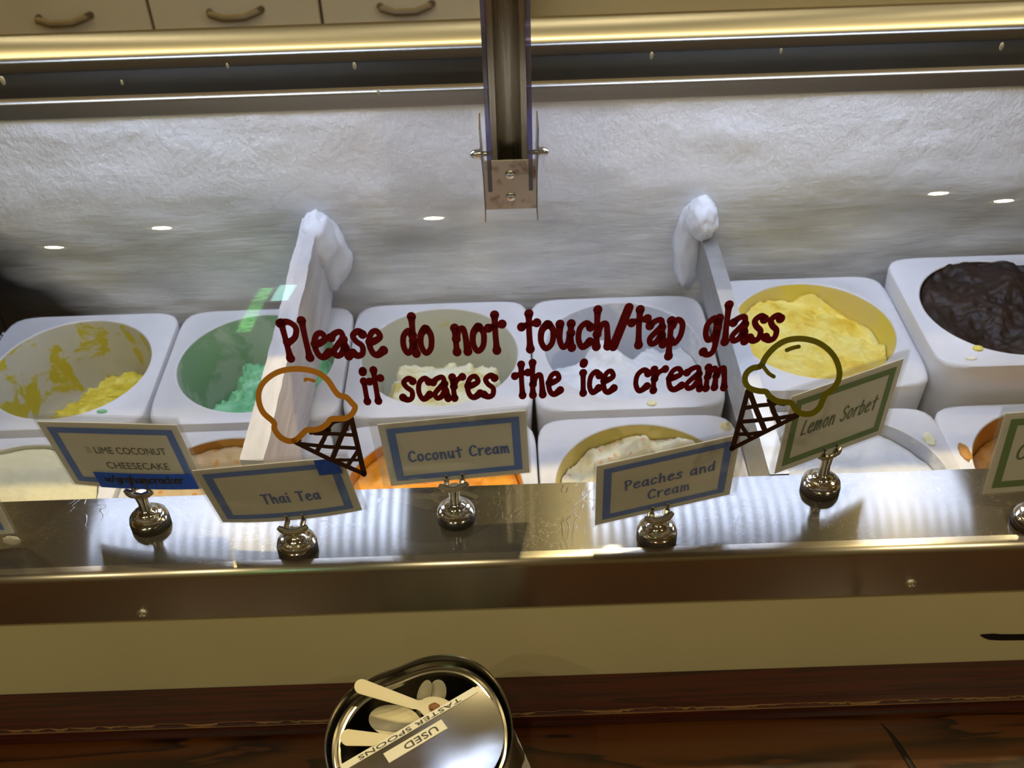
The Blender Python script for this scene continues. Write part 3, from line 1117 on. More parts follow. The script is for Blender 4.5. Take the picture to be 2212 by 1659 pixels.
def make_tub(cx, cy, z, label, well_mat, rot=0.0):
    o = link_mesh('ice_cream_tub', tub_meshes(z - T), M['tub'], loc=(cx, cy, z), angle=50)
    o.rotation_euler.z = rot
    tag(o, label, 'ice cream tub', 'square white ice cream tubs')
    bm = lathe([(r, zz) for r, zz in WELL], 72)
    for v in bm.verts:
        d = fbm(Vector((v.co.x * 40 + cx * 9, v.co.y * 40, v.co.z * 40)), 3) * 0.0004
        v.co.z += d
    for f in bm.faces:
        f.normal_flip()
    link_mesh('well', bm, well_mat, o, recalc=False)
    return o


def make_cream(cx, cy, z, hf, mt, label, rot=0.0, nr=54, na=150):
    """ice cream surface: polar height field inside the well"""
    bm = bmesh.new()
    rings = []
    cz = hf(0, 0)
    c0 = bm.verts.new((0, 0, cz))
    for i in range(1, nr + 1):
        ring = []
        for k in range(na):
            a = 2 * pi * k / na
            t = i / nr
            r = R0 * t
            h = hf(r * cos(a), r * sin(a))
            rw = well_r(min(h, 0)) - 0.0012
            r2 = min(r, rw)
            ring.append(bm.verts.new((r2 * cos(a), r2 * sin(a), h)))
        rings.append(ring)
    for k in range(na):
        bm.faces.new((c0, rings[0][k], rings[0][(k + 1) % na]))
    for A, B in zip(rings[:-1], rings[1:]):
        for k in range(na):
            try:
                bm.faces.new((A[k], B[k], B[(k + 1) % na], A[(k + 1) % na]))
            except ValueError:
                pass
    bmesh.ops.remove_doubles(bm, verts=bm.verts, dist=1e-6)
    o = link_mesh('ice_cream', bm, mt, loc=(cx, cy, z), angle=180)
    return tag(o, label, 'ice cream')


def nz_(x, y, s, f, o=4):
    return fbm(Vector((x * f + s * 3.3, y * f - s, s * 1.7)), o)


def gauss(x, y, cx, cy, sx, sy, rot=0):
    dx, dy = x - cx, y - cy
    c, s = cos(rot), sin(rot)
    u, v = dx * c + dy * s, -dx * s + dy * c
    return math.exp(-(u / sx) ** 2 - (v / sy) ** 2)


def sstep(a, b, t):
    t = max(0, min(1, (t - a) / (b - a)))
    return t * t * (3 - 2 * t)


XC = [-0.529, -0.3065, -0.0855, 0.1350, 0.356, 0.572]
YB, YF = 0.9845, 0.7545
w_yellow = residue_mat('yellow_smeared_well', (206, 203, 190), (200, 186, 60), 0.47, 24)
w_mint = residue_mat('mint_smeared_well', (196, 206, 190), (152, 186, 152), 0.5, 14)
w_vanilla = residue_mat('vanilla_smeared_well', (206, 206, 192), (206, 196, 120), 0.38, 20)
w_white = residue_mat('white_smeared_well', (200, 204, 214), (226, 228, 228), 0.46, 16)
w_lemon = residue_mat('lemon_smeared_well', (226, 208, 128), (230, 212, 96), 0.5, 18)
w_choc = residue_mat('chocolate_smeared_well', (40, 26, 20), (28, 18, 14), 0.5, 18)
w_orange = residue_mat('orange_smeared_well', (216, 130, 20), (232, 150, 20), 0.5, 18)
w_peach = residue_mat('peach_smeared_well', (186, 168, 84), (206, 186, 110), 0.5, 18)
w_caramel = residue_mat('caramel_smeared_well', (176, 120, 50), (200, 150, 70), 0.5, 18)

c_yellow = cream_mat('yellow_ice_cream', [(0.32, (206, 180, 40)), (0.5, (228, 208, 70)), (0.7, (240, 226, 120))], 40, 0.6)
c_mint = cream_mat('mint_ice_cream', [(0.3, (96, 176, 120)), (0.5, (140, 212, 160)), (0.7, (176, 232, 194))], 26, 0.6)
c_vanilla = cream_mat('vanilla_ice_cream', [(0.34, (214, 196, 110)), (0.48, (240, 234, 192)), (0.7, (246, 244, 222))], 34, 0.6)
c_white = cream_mat('white_ice_cream', [(0.3, (218, 222, 228)), (0.6, (240, 242, 244))], 20, 0.4)
c_lemon = cream_mat('lemon_ice_cream', [(0.30, (224, 186, 48)), (0.42, (240, 216, 96)), (0.6, (246, 230, 132)), (0.75, (250, 240, 176))], 22, 0.35, 50)
c_choc = cream_mat('chocolate_ice_cream', [(0.3, (24, 14, 12)), (0.5, (38, 24, 20)), (0.7, (54, 36, 30))], 22, 0.9, 60, rough=0.5, spec=0.35)
c_cream = cream_mat('cream_ice_cream', [(0.3, (222, 216, 178)), (0.7, (232, 226, 192))], 8, 0.2, 60)
c_tea = cream_mat('speckled_caramel_ice_cream', [(0.35, (196, 164, 110)), (0.65, (214, 188, 142))], 18, 0.4, flecks=((206, 140, 30), 75.0, 0.18))
c_orange = cream_mat('orange_ice_cream', [(0.32, (222, 128, 8)), (0.55, (244, 164, 24)), (0.75, (250, 206, 140))], 18, 0.4)
c_peach = cream_mat('peach_cream_ice_cream', [(0.3, (224, 204, 130)), (0.48, (244, 236, 200)), (0.7, (250, 246, 226))], 34, 0.6, flecks=((240, 188, 140), 60.0, 0.14))
c_caramel = cream_mat('caramel_ice_cream', [(0.3, (176, 118, 44)), (0.7, (206, 152, 74))], 24, 0.4)

SPEC = []
# back row, left to right
SPEC.append((0, YB, T, 'white tub with yellow-smeared walls, leftmost of the back row', w_yellow,
             lambda x, y: -0.150 + (0.096 + 0.040 * sstep(0.05, -0.085, y)) * sstep(-0.022, 0.008, x - 0.12 * y + 0.014 * nz_(x, y, 1, 60)) * sstep(0.078, 0.045, y + 0.012 * nz_(x, y, 1, 50)) + 0.005 * nz_(x, y, 2, 40, 3) + 0.0015 * nz_(x, y, 2, 110), c_yellow,
             'scraped-out yellow ice cream remnant in the leftmost tub of the back row'))
SPEC.append((1, YB, T, 'white tub with mint green ice cream under the frosted bar', w_mint,
             lambda x, y: -0.140 + (0.098 + 0.028 * sstep(0.0, -0.08, y)) * sstep(-0.066, -0.030, x - 0.25 * y + 0.014 * nz_(x, y, 3, 50)) * sstep(0.088, 0.050, y + 0.012 * nz_(x, y, 4, 50)) + 0.016 * nz_(x, y, 3, 34) * sstep(-0.06, -0.02, y) + 0.003 * nz_(x, y, 3, 120), c_mint,
             'mint green ice cream scooped into crags'))
SPEC.append((2, YB, T, 'white tub nearly empty of vanilla, behind the Coconut Cream card', w_vanilla,
             lambda x, y: -0.150 + (0.108 + 0.030 * sstep(0.045, -0.06, y)) * sstep(0.062, 0.034, y + 0.012 * nz_(x, y, 4, 50) + 5.0 * x * x) * sstep(0.082, 0.058, abs(x - 0.006) + 0.012 * nz_(x, y, 14, 60)) + 0.007 * nz_(x, y, 5, 22, 3) + 0.0012 * nz_(x, y, 5, 100), c_vanilla,
             'pale vanilla ice cream heap left at the front of a nearly empty tub'))
SPEC.append((3, YB, T, 'white tub of white ice cream between the vanilla tub and the grey bar', w_white,
             lambda x, y: -0.135 + (0.100 + 0.026 * sstep(0.045, -0.06, y)) * sstep(0.056, 0.020, y - 0.30 * x + 0.014 * nz_(x, y, 6, 25)) + 0.035 * gauss(x, y, -0.03, 0.035, 0.016, 0.05, 0.6) + 0.004 * nz_(x, y, 6, 60), c_white,
             'plain white ice cream with scoop streaks'))
SPEC.append((4, YB, T + 0.020, 'raised white tub of pale yellow ice cream right of the grey bar', w_lemon,
             lambda x, y: -0.020 - 0.012 * sstep(0.04, 0.085, x + 0.3 * y) + 0.010 * nz_(x * 0.5, y * 1.6 + x * 0.4, 7, 26) + 0.003 * nz_(x, y, 8, 80), c_lemon,
             'nearly full pale lemon yellow ice cream in soft ridges'))
SPEC.append((5, YB, T + 0.045, 'highest white tub, holding dark chocolate ice cream', w_choc,
             lambda x, y: -0.012 + 0.016 * sstep(-0.02, 0.07, y + 0.4 * x) + 0.012 * nz_(x, y, 9, 18, 3) + 0.0025 * nz_(x, y, 9, 80), c_choc,
             'heaped dark chocolate ice cream'))
# front row, left to right
SPEC.append((0, YF, T, 'white tub of smooth cream ice cream, leftmost of the front row', w_vanilla,
             lambda x, y: -0.003 + 0.0012 * nz_(x, y, 10, 20) + 0.0008 * nz_(x, y, 10, 120), c_cream,
             'smooth cream-coloured ice cream filled to the rim'))
SPEC.append((1, YF, T, 'white tub of speckled caramel ice cream behind the lime coconut card', w_caramel,
             lambda x, y: -0.010 + 0.003 * nz_(x, y, 11, 30) + 0.0015 * nz_(x, y, 11, 110), c_tea,
             'speckled caramel-coloured ice cream behind the lime coconut card'))
SPEC.append((2, YF, T, 'white tub of bright orange ice cream behind the Coconut Cream card', w_orange,
             lambda x, y: -0.010 + 0.005 * nz_(x, y, 12, 30) + 0.0015 * nz_(x, y, 12, 110), c_orange,
             'bright orange ice cream'))
SPEC.append((3, YF, T, 'white tub of chunky peach cream behind the Peaches and Cream card', w_peach,
             lambda x, y: -0.018 + 0.028 * gauss(x, y, 0.004, 0.064, 0.012, 0.020) + 0.024 * gauss(x, y, 0.05, 0.06, 0.022, 0.018) + 0.010 * gauss(x, y, -0.045, 0.015, 0.014, 0.010) + 0.006 * nz_(x, y, 13, 34) + 0.003 * nz_(x, y, 13, 110), c_peach,
             'cream ice cream with chunks of peach'))
SPEC.append((4, YF, T, 'white tub of white sorbet behind the Lemon Sorbet card', w_white,
             lambda x, y: -0.014 + 0.004 * nz_(x, y, 14, 18) + 0.001 * nz_(x, y, 14, 90), c_white,
             'white sorbet scraped smooth'))
SPEC.append((5, YF, T, 'white tub of caramel brown ice cream behind the rightmost card', w_caramel,
             lambda x, y: -0.026 + 0.005 * nz_(x, y, 15, 30), c_caramel,
             'caramel brown ice cream behind the rightmost card'))
TUBS = []
for i, (ix, y, z, lab, wm, hf, cm, clab) in enumerate(SPEC):
    dx = {4: 0.006, 5: 0.008}.get(i, 0.0)
    TUBS.append(make_tub(XC[ix] + dx, y, z, lab, wm))
    make_cream(XC[ix] + dx, y, z, hf, cm, clab)


def smear(tub, x, y, rx, ry, mt, seed, h=0.002):
    bm = bmesh.new()
    frost_lump(bm, (x, y, 0.0005), (rx, ry, h), seed)
    link_mesh('drip', bm, mt, tub, angle=180)


smear(TUBS[0], 0.060, -0.083, 0.006, 0.003, c_mint, 1)
smear(TUBS[3], 0.022, -0.1015, 0.006, 0.004, c_vanilla, 2)
smear(TUBS[5], -0.058, -0.0785, 0.006, 0.005, c_yellow, 3)
smear(TUBS[5], -0.072, -0.0955, 0.006, 0.003, c_vanilla, 4, 0.001)
smear(TUBS[11], -0.095, 0.033, 0.006, 0.014, c_caramel, 5)
smear(TUBS[11], -0.084, -0.02, 0.013, 0.006, c_caramel, 6)
smear(TUBS[10], 0.090, 0.055, 0.006, 0.010, c_vanilla, 7, 0.001)
smear(TUBS[9], 0.098, 0.085, 0.006, 0.006, c_vanilla, 8, 0.006)

# ------------------------------------------------------------------ curved front glass with vinyl
bm = extrude_x(GLASS, X0, X1, closed=False)
for f in bm.faces:
    f.normal_update()
    if f.normal.y > 0 or f.normal.z < -0.2:
        f.normal_flip()
glass = link_mesh('curved_glass', bm, M['glass'], recalc=False, angle=180)
tag(glass, 'curved clear front glass carrying the dark red warning lettering', 'glass')


def vinyl_map(u, v):
    return on_glass(u, -v)


def word(bm, s, x0, x1, ybase_f, cap, weight=0.190):
    def fm(u, v):
        # u in photo px along the line, v up from the baseline
        return on_glass(u + (v - 38) * (-0.20 + 0.36 * (u - 610) / 955), ybase_f(u) - v)
    stroke_text(bm, s, fm, weight, x0, x1, 0, cap, flare=0.5, gap=0.05)


l1 = lambda u: 774 + (u - 605) * (733 - 774) / (1697 - 605)
l2 = lambda u: 867 + (u - 774) * (836 - 867) / (1582 - 774)
bm = bmesh.new()
for s, x0, x1 in (('PleAse', 606, 832), ('do', 862, 940), ('not', 974, 1090), ('touch/tAp', 1120, 1484), ('glAss', 1518, 1692)):
    word(bm, s, x0 + 4, x1 - 4, l1, 78)
tag(link_mesh('warning_lettering', bm, M['vinyl_red'], glass, smooth=False), 'upper line of dark red vinyl lettering')
bm = bmesh.new()
for s, x0, x1 in (('it', 778, 828), ('scAres', 861, 1076), ('the', 1106, 1217), ('ice', 1250, 1334), ('creAm', 1366, 1580)):
    word(bm, s, x0 + 4, x1 - 4, l2, 68)
tag(link_mesh('warning_lettering', bm, M['vinyl_red'], glass, smooth=False), 'lower line of dark red vinyl lettering')


def px_map(ox, oy, sc, off=0.0006):
    return lambda u, v: on_glass(ox + u / sc, oy + v / sc, off)


def cone(name, label, mp, scoop, extra, tri, mt):
    root = None
    bm = bmesh.new()
    for pts, w in scoop:
        ribbon(bm, smooth_line(pts, 5), w * 1.15, mp[0])
    sc = tag(link_mesh('scoop_outline', bm, mt, glass, smooth=False), label[0])
    bm = bmesh.new()
    for pts, w in tri:
        ribbon(bm, pts, w * 1.25, mp[1])
    tag(link_mesh('waffle_cone_decal', bm, M['vinyl_brown'], glass, smooth=False), label[1])


A, A2 = px_map(520, 640, 3.687, 0.0009), px_map(520, 640, 3.687)
cone('cone', ('tan-orange scoop outline of the left cone decal', 'dark brown waffle of the left cone decal'), (A, A2),
     [([(425, 1145), (370, 1145), (310, 1110), (270, 1050), (265, 1000), (180, 920), (145, 820), (160, 720), (230, 640), (330, 590), (460, 575),
        (600, 600), (690, 660), (745, 740), (785, 785), (840, 800), (890, 850), (912, 880), (890, 930), (840, 965), (780, 970), (720, 975),
        (690, 1010), (640, 1045), (580, 1060), (530, 1060), (500, 1085), (470, 1115), (425, 1145)], 40),
      ([(515, 668), (520, 656), (555, 662), (588, 672)], 22)], None,
     [([(880, 965), (930, 1180), (982, 1408)], 34), ([(432, 1158), (700, 1290), (978, 1408)], 28), ([(982, 1400), (982, 1412)], 36),
      ([(560, 1085), (690, 1055), (740, 1000), (870, 965)], 26), ([(432, 1158), (470, 1145)], 24),
      ([(590, 1090), (740, 1092), (900, 1102)], 24), ([(480, 1172), (700, 1196), (930, 1206)], 24), ([(760, 1300), (950, 1300)], 20),
      ([(690, 1060), (665, 1130), (612, 1225)], 30), ([(865, 980), (800, 1120), (735, 1280)], 34), ([(935, 1225), (900, 1280), (845, 1355)], 26),
      ([(640, 1075), (690, 1060)], 40), ([(700, 1060), (690, 1090)], 36)], M['vinyl_orange'])
B, B2 = px_map(1120, 640, 3.072, 0.0009), px_map(1120, 640, 3.072)
cone('cone', ('olive green scoop outline of the right cone decal', 'dark brown waffle of the right cone decal'), (B, B2),
     [([(1605, 460), (1640, 400), (1700, 335), (1780, 290), (1880, 280), (1980, 303), (2060, 358), (2110, 430), (2128, 520), (2095, 600),
        (2035, 650), (2015, 690), (1990, 740), (1940, 775), (1880, 775), (1840, 750), (1810, 705), (1770, 700), (1710, 690), (1660, 655),
        (1640, 630), (1590, 625), (1530, 605), (1502, 560), (1510, 510), (1550, 475), (1605, 460)], 34),
      ([(1618, 455), (1635, 480), (1660, 510), (1692, 530)], 24), ([(1778, 356), (1820, 340), (1858, 332)], 24)], None,
     [([(1522, 625), (1470, 820), (1420, 1006)], 28), ([(1420, 1006), (1640, 895), (1850, 790)], 22), ([(1418, 1000), (1414, 1010)], 26),
      ([(1530, 625), (1580, 760), (1635, 890)], 30), ([(1668, 690), (1695, 770), (1730, 840)], 28),
      ([(1500, 740), (1600, 722), (1700, 712)], 22), ([(1480, 830), (1600, 820), (1750, 802), (1850, 785)], 22), ([(1450, 912), (1530, 912), (1610, 900)], 20),
      ([(1470, 840), (1500, 890), (1540, 942)], 22), ([(1660, 690), (1760, 712)], 24), ([(1800, 800), (1850, 785)], 22)], M['vinyl_olive'])

# water drops on the inner face under the rear rail view
for px, py, s in ((765, 140, 0.0021), (490, 140, 0.0016), (817, 198, 0.0016), (262, 176, 0.0016), (1408, 118, 0.0021), (1688, 108, 0.0016), (2165, 98, 0.0023), (4, 172, 0.0026)):
    p = on_glass(px, py, -0.0012)
    bm = bmesh.new()
    bmesh.ops.create_uvsphere(bm, u_segments=12, v_segments=8, radius=s, matrix=Matrix.Diagonal((0.7, 0.6, 1.4, 1)))
    link_mesh('water_drop', bm, M['drop'], glass, loc=p)


# ------------------------------------------------------------------ flavour signs
BW, BH, BS = 0.0539, 0.0352, 0.0066


def flat_grid(bm, x0, x1, z0, z1, fm, nx=14, nz=2, thick=0.0):
    rows = [[[bm.verts.new(fm(x0 + (x1 - x0) * i / nx, z0 + (z1 - z0) * j / nz, d)) for i in range(nx + 1)] for j in range(nz + 1)] for d in ((0, thick) if thick else (0,))]
    for k, R in enumerate(rows):
        for j in range(nz):
            for i in range(nx):
                bm.faces.new((R[j][i], R[j][i + 1], R[j + 1][i + 1], R[j + 1][i]))
    if thick:
        F, Bk = rows
        edge = [(0, i) for i in range(nx + 1)] + [(j, nx) for j in range(1, nz + 1)] + [(nz, i) for i in range(nx - 1, -1, -1)] + [(j, 0) for j in range(nz - 1, 0, -1)]
        for (a, b), (c, d) in zip(edge, edge[1:] + edge[:1]):
            bm.faces.new((F[a][b], F[c][d], Bk[c][d], Bk[a][b]))


def flavor_sign(base, card, yaw, tilt, roll, sleeve, border, label, writer, curve=0.0, tape=None):
    bx, by = base
    cx, cz = card
    t = thing('flavor_sign', label, 'flavor sign', (bx, by, 1.150), 'flavor cards on chrome stands along the ledge')
    # card frame: x across, z up, front faces -y
    R = Matrix.Rotation(radians(yaw), 3, 'Z') @ Matrix.Rotation(radians(tilt), 3, 'X') @ Matrix.Rotation(radians(roll), 3, 'Y')
    o = Vector((cx - bx, 0, cz - 1.150))

    def fm(off):
        def f(u, w, d=0.0):
            return o + R @ Vector((u, off + d + curve * (u / BW) ** 2 * (0.5 - 0.5 * w / BH), w))
        return f
    cb = o.z - (BH + 0.006)
    # stand
    link_mesh('rubber_foot', lathe([(0, 0.0), (0.0164, 0.0), (0.0172, 0.001), (0.0172, 0.0062), (0.015, 0.0072), (0, 0.0072)], 40), M['rubber'], t)
    s = 0.84 if cb > 0.033 else 0.76
    prof = [(0.0158, 0.0070), (0.0166, 0.0082), (0.0164, 0.0102), (0.0148, 0.0118), (0.0128, 0.0126), (0.0130, 0.0140), (0.0122, 0.0158),
            (0.0100, 0.0166), (0.0100, 0.0180), (0.0090, 0.0196), (0.0066, 0.0206)]
    prof = [(r, 0.007 + (z - 0.007) * s) for r, z in prof]
    top_ = cb - 0.0035
    prof += [(0.0052, prof[-1][1] + 0.0012), (0.0046, (prof[-1][1] + top_) / 2), (0.0056, top_ - 0.002), (0.0058, top_), (0, top_)]
    link_mesh('chrome_stem', lathe(prof, 40), M['chrome'], t)
    # clip: curved cross piece with two prongs holding the card's lower edge
    bm = bmesh.new()
    c0 = Vector((0, 0, top_))
    Ry = Matrix.Rotation(radians(yaw), 3, 'Z')
    arcp = [c0 + Ry @ Vector((0.0125 * u, -0.003 + 0.0035 * u * u * (1 if True else 0) - 0.001, 0.0018 + 0.0025 * u * u)) for u in (-1, -0.75, -0.5, -0.25, 0, 0.25, 0.5, 0.75, 1)]
    tube(bm, arcp, [0.002, 0.0032, 0.0036, 0.003, 0.0028, 0.003, 0.0036, 0.0032, 0.002], 10, 0.8)
    pc = fm(0)(-o.x / 1.0 if abs(o.x) < 0.03 else 0, -BH)
    for u in (-0.0068, 0.0068):
        for side, dy in ((0, -0.0022), (1, 0.0030)):
            f = fm(dy)
            a = c0 + Ry @ Vector((u, -0.002 if side == 0 else 0.002, 0.001))
            ub = u - o.x
            q = [a, (a + f(ub, -BH - 0.004)) / 2, f(ub, -BH - 0.004), f(ub, -BH + 0.0045)]
            tube(bm, q, [0.0022, 0.0022, 0.0022, 0.0018], 8, 0.6)
    link_mesh('clip', bm, M['clip_steel'], t)
    # card
    bm = bmesh.new()
    flat_grid(bm, -BW - 0.006, BW + 0.006, -BH - 0.006, BH + 0.006, fm(0), thick=0.0006)
    cd = link_mesh('card', bm, M['paper'], t, smooth=False)
    bm = bmesh.new()
    fb = fm(-0.0003)
    for x0, x1, z0, z1 in ((-BW, BW, BH - BS, BH), (-BW, BW, -BH, -BH + BS), (-BW, -BW + BS, -BH + BS, BH - BS), (BW - BS, BW, -BH + BS, BH - BS)):
        flat_grid(bm, x0, x1, z0, z1, fb)
    link_mesh('border', bm, M[border], cd, smooth=False)
    ft = fm(-0.0004)
    writer(cd, lambda u, v: ft(u, v))
    l, r, b, tp = sleeve
    bm = bmesh.new()
    flat_grid(bm, l, r, b, tp, fm(-0.0010), thick=0.0)
    flat_grid(bm, l, r, b, tp, fm(0.0012), thick=0.0)
    link_mesh('clear_sleeve', bm, M['sleeve'], t, smooth=False)
    if tape:
        for x0, x1, z0, z1, note in tape:
            bm = bmesh.new()
            flat_grid(bm, x0, x1, z0, z1, fm(-0.0015), nx=8)
            tp_ = tag(link_mesh('tape', bm, M['tape'], t, smooth=False), 'blue masking tape')
            if note:
                bm = bmesh.new()
                f2 = fm(-0.0018)
                stroke_text(bm, note, lambda u, v: f2(u, v), 0.17, x0 + 0.008, x1 - 0.010, z0 + 0.0085, 0.0085, gap=0.0)
                link_mesh('handwriting', bm, M['ink_black'], tp_, smooth=False)
    return t


def write_lime(cd, fm):
    bm = font_mesh('LIME COCONUT', fm, -0.0225, 0.0400, 0.0040, 0.0088)
    font_mesh('CHEESECAKE', fm, -0.0185, 0.0365, -0.0150, 0.0088, bm)
    link_mesh('lettering', bm, M['ink_black'], cd, smooth=False)
    bm = font_mesh('B', fm, -0.0295, -0.0255, 0.0040, 0.0090)
    link_mesh('faded_letter', bm, M['ink_ghost'], cd, smooth=False)


def comic(lines, ink, weight=0.145, shear=0.0):
    def w(cd, fm):
        bm = bmesh.new()
        for s, x0, x1, base, cap in lines:
            stroke_text(bm, s, fm, weight, x0, x1, base, cap, shear=shear, gap=0.12)
        link_mesh('lettering', bm, M[ink], cd, smooth=False)
    return w


flavor_sign((-0.324, 0.635), (-0.327, 1.232), -7.3, 4.8, -2.3, (-0.0615, 0.064, -0.0415, 0.0500), 'blue',
            'flavor card reading LIME COCONUT CHEESECAKE with blue tape along its foot', write_lime, 0.002,
            [(-0.034, 0.0545, -0.0400, -0.0195, 'w/grahamcracker')])
flavor_sign((-0.189, 0.6005), (-0.1931, 1.2179), 1.5, 10.0, -3.5, (-0.0620, 0.0650, -0.0415, 0.0475), 'blue',
            'flavor card reading Thai Tea with a blue tape square at its corner', comic([('Thai Tea', -0.0165, 0.0310, -0.0135, 0.0135)], 'ink_blue'), 0.003,
            [(0.0375, 0.0560, 0.0215, 0.0425, None)])
flavor_sign((-0.053, 0.630), (-0.0482, 1.2322), 3.3, 8.0, -2.0, (-0.0665, 0.0615, -0.0415, 0.0470), 'blue',
            'flavor card reading Coconut Cream, blue border', comic([('Coconut Cream', -0.0405, 0.0440, -0.0100, 0.0135)], 'ink_blue'))
flavor_sign((0.120, 0.6005), (0.1236, 1.2167), 12.2, 8.0, -3.0, (-0.0625, 0.0660, -0.0420, 0.0470), 'blue',
            'flavor card reading Peaches and Cream, blue border', comic([('Peaches and', -0.0360, 0.0420, 0.0005, 0.0122), ('Cream', -0.0150, 0.0215, -0.0195, 0.0122)], 'ink_blue'))
flavor_sign((0.273, 0.650), (0.2751, 1.2367), 26.2, -1.6, 3.7, (-0.0665, 0.0645, -0.0430, 0.0500), 'green',
            'flavor card reading Lemon Sorbet, green border', comic([('Lemon Sorbet', -0.0410, 0.0410, -0.0060, 0.0150)], 'ink_green', 0.12, 0.18))
flavor_sign((0.443, 0.6005), (0.4454, 1.2376), 3.5, -5.7, -0.2, (-0.0640, 0.0620, -0.0425, 0.0480), 'green',
            'green bordered flavor card reading Co, cut off by the photo edge', comic([('Co', -0.0420, -0.0235, -0.0060, 0.0160)], 'ink_green', 0.12, 0.18))
left_sign = flavor_sign((-0.494, 0.610), (-0.494, 1.205), 4.0, 4.0, 1.0, (-0.0600, 0.0630, -0.0420, 0.0480), 'blue',
            'flavor card of which only a clear sleeve corner shows at the ledge end', lambda cd, fm: None)

bm = bmesh.new()
frost_lump(bm, (0.0615, -0.004, 0.0155), (0.0075, 0.002, 0.0055), 3)
link_mesh('tape_scrap', bm, M['label'], left_sign, angle=60)

# ------------------------------------------------------------------ wooden counter
ctr = thing('wooden_counter', 'red-brown varnished wooden counter running below the white panel', 'counter', (0, 0.45, 0))
ctr.location = (0, 0, 0)
bm = extrude_x([(0.5795, 0.98), (0.541, 0.98), (0.5385, 0.979), (0.537, 0.9765), (0.537, 0.963), (0.540, 0.961), (0.5795, 0.961)], X0, X1)
rl = link_mesh('rear_ledge', bm, M['wood_rail'], ctr)
# worn edge of the ledge: bare wood in a ragged line
bm = bmesh.new()
pa = []
for i in range(400):
    x = -0.75 + 1.5 * i / 399
    n_ = nz_(x, 0.3, 4, 30, 3)
    n2 = nz_(x, 1.3, 6, 120, 3)
    wdt = max(0.0, 0.0011 + 0.0012 * n_ + 0.0008 * n2)
    pa.append((bm.verts.new((x, 0.5400 + wdt, 0.9802)), bm.verts.new((x, 0.5376, 0.9783))))
for a_, b_ in zip(pa[:-1], pa[1:]):
    bm.faces.new((a_[0], a_[1], b_[1], b_[0]))
tag(link_mesh('worn_edge', bm, M['wood_worn'], rl, smooth=False), 'worn bare wood edge')
bm = bmesh.new()
add_box(bm, X0, X1, 0.26, 0.5795, 0.925, 0.960, 0.005)
tp_ = link_mesh('top_plank', bm, M['wood_counter'], ctr)
bm = bmesh.new()
tube(bm, [(0.331, 0.530, 0.9602), (0.336, 0.520, 0.9605), (0.340, 0.508, 0.9608), (0.344, 0.492, 0.9608), (0.350, 0.470, 0.9608), (0.358, 0.44, 0.9605)], [0.0004, 0.0014, 0.0022, 0.0028, 0.003, 0.001], 8, 0.35)
tag(link_mesh('gouge', bm, M['black'], tp_), 'dark gouge mark')
bm = bmesh.new()
add_box(bm, X0, X1, 0.33, 0.5795, 0.0, 0.925)
link_mesh('base', bm, M['wood_rail'], ctr, smooth=False)

# ------------------------------------------------------------------ used-spoon can
CXc, CYc, CR = -0.0785, 0.430, 0.0705


def rim_r(a):
    g = (math.degrees(a) + 90) % 360 - 90
    return CR + 0.0056 * math.exp(-((g - 56) / 28) ** 2) - 0.0066 * math.exp(-((g - 112) / 24) ** 2)


can = thing('spoon_can', 'steel can with half lid labelled USED TASTER SPOONS on the counter', 'can', (CXc, CYc, 0.960))
HR = 0.170


def can_wob(scale):
    return lambda a, r, z: (rim_r(a) - CR) * scale * max(0, min(1, (z - 0.10) / 0.06))


bm = lathe([(0, 0.0), (0.064, 0.0), (0.066, 0.002), (0.0672, 0.03), (CR - 0.0008, 0.15), (CR, HR - 0.0006), (CR - 0.0005, HR), (CR - 0.0012, HR - 0.0006), (CR - 0.002, 0.15), (0.066, 0.03), (0.064, 0.004), (0, 0.004)], 96, wob=can_wob(1))
link_mesh('body', bm, M['can'], can)
bm = lathe([(0.0665, HR - 0.0105), (0.0660, HR - 0.0085), (0.0640, HR - 0.0080), (0.0625, HR - 0.0100), (0.0610, HR - 0.0082), (0.0595, HR - 0.0085), (0.0590, HR - 0.0120)], 96, wob=can_wob(0.9))
link_mesh('rim_groove', bm, M['can'], can)
# half lid: bent sheet on the near side of a chord
ca = radians(32.5)
U = Vector((cos(ca), sin(ca), 0))          # along the chord
W = Vector((sin(ca), -cos(ca), 0))         # away from the opening
pch = Vector((-0.085 - CXc, 0.4445 - CYc, 0))
s0 = pch.dot(W)


def lid_z(s):
    return HR - 0.0085 + 2.3 * max(0, s - 0.004) ** 2


LR = 0.0635
bm = bmesh.new()
nu, ns = 48, 28
G = []
for j in range(ns + 1):
    s = s0 + (LR - 0.0004 - s0) * j / ns
    half = sqrt(max(1e-8, LR * LR - s * s))
    G.append([bm.verts.new(U * (half * (2 * i / nu - 1)) + W * s + Vector((0, 0, lid_z(s - s0)))) for i in range(nu + 1)])
for A_, B_ in zip(G[:-1], G[1:]):
    for i in range(nu):
        bm.faces.new((A_[i], B_[i], B_[i + 1], A_[i + 1]))
# turned-down outer lip
edge = [(G[j][nu], G[j][0]) for j in range(ns + 1)]
for side in (0, 1):
    low = []
    for j in range(ns + 1):
        v = edge[j][side]
        low.append(bm.verts.new((v.co.x * 1.015, v.co.y * 1.015, v.co.z - 0.007)))
    for j in range(ns):
        bm.faces.new((edge[j][side], edge[j + 1][side], low[j + 1], low[j]))
lowc = [bm.verts.new(v.co + Vector((0, 0, -0.006))) for v in G[0]]
for i in range(nu):
    bm.faces.new((G[0][i], G[0][i + 1], lowc[i + 1], lowc[i]))
lid = link_mesh('half_lid', bm, M['lid'], can, angle=40)


def lid_map(off):
    """2D frame for labels: u reads from the far right end to the near left, v away from the opening"""
    return lambda u, v: U * (-u) + W * (s0 + v) + Vector((0, 0, lid_z(v) + off))


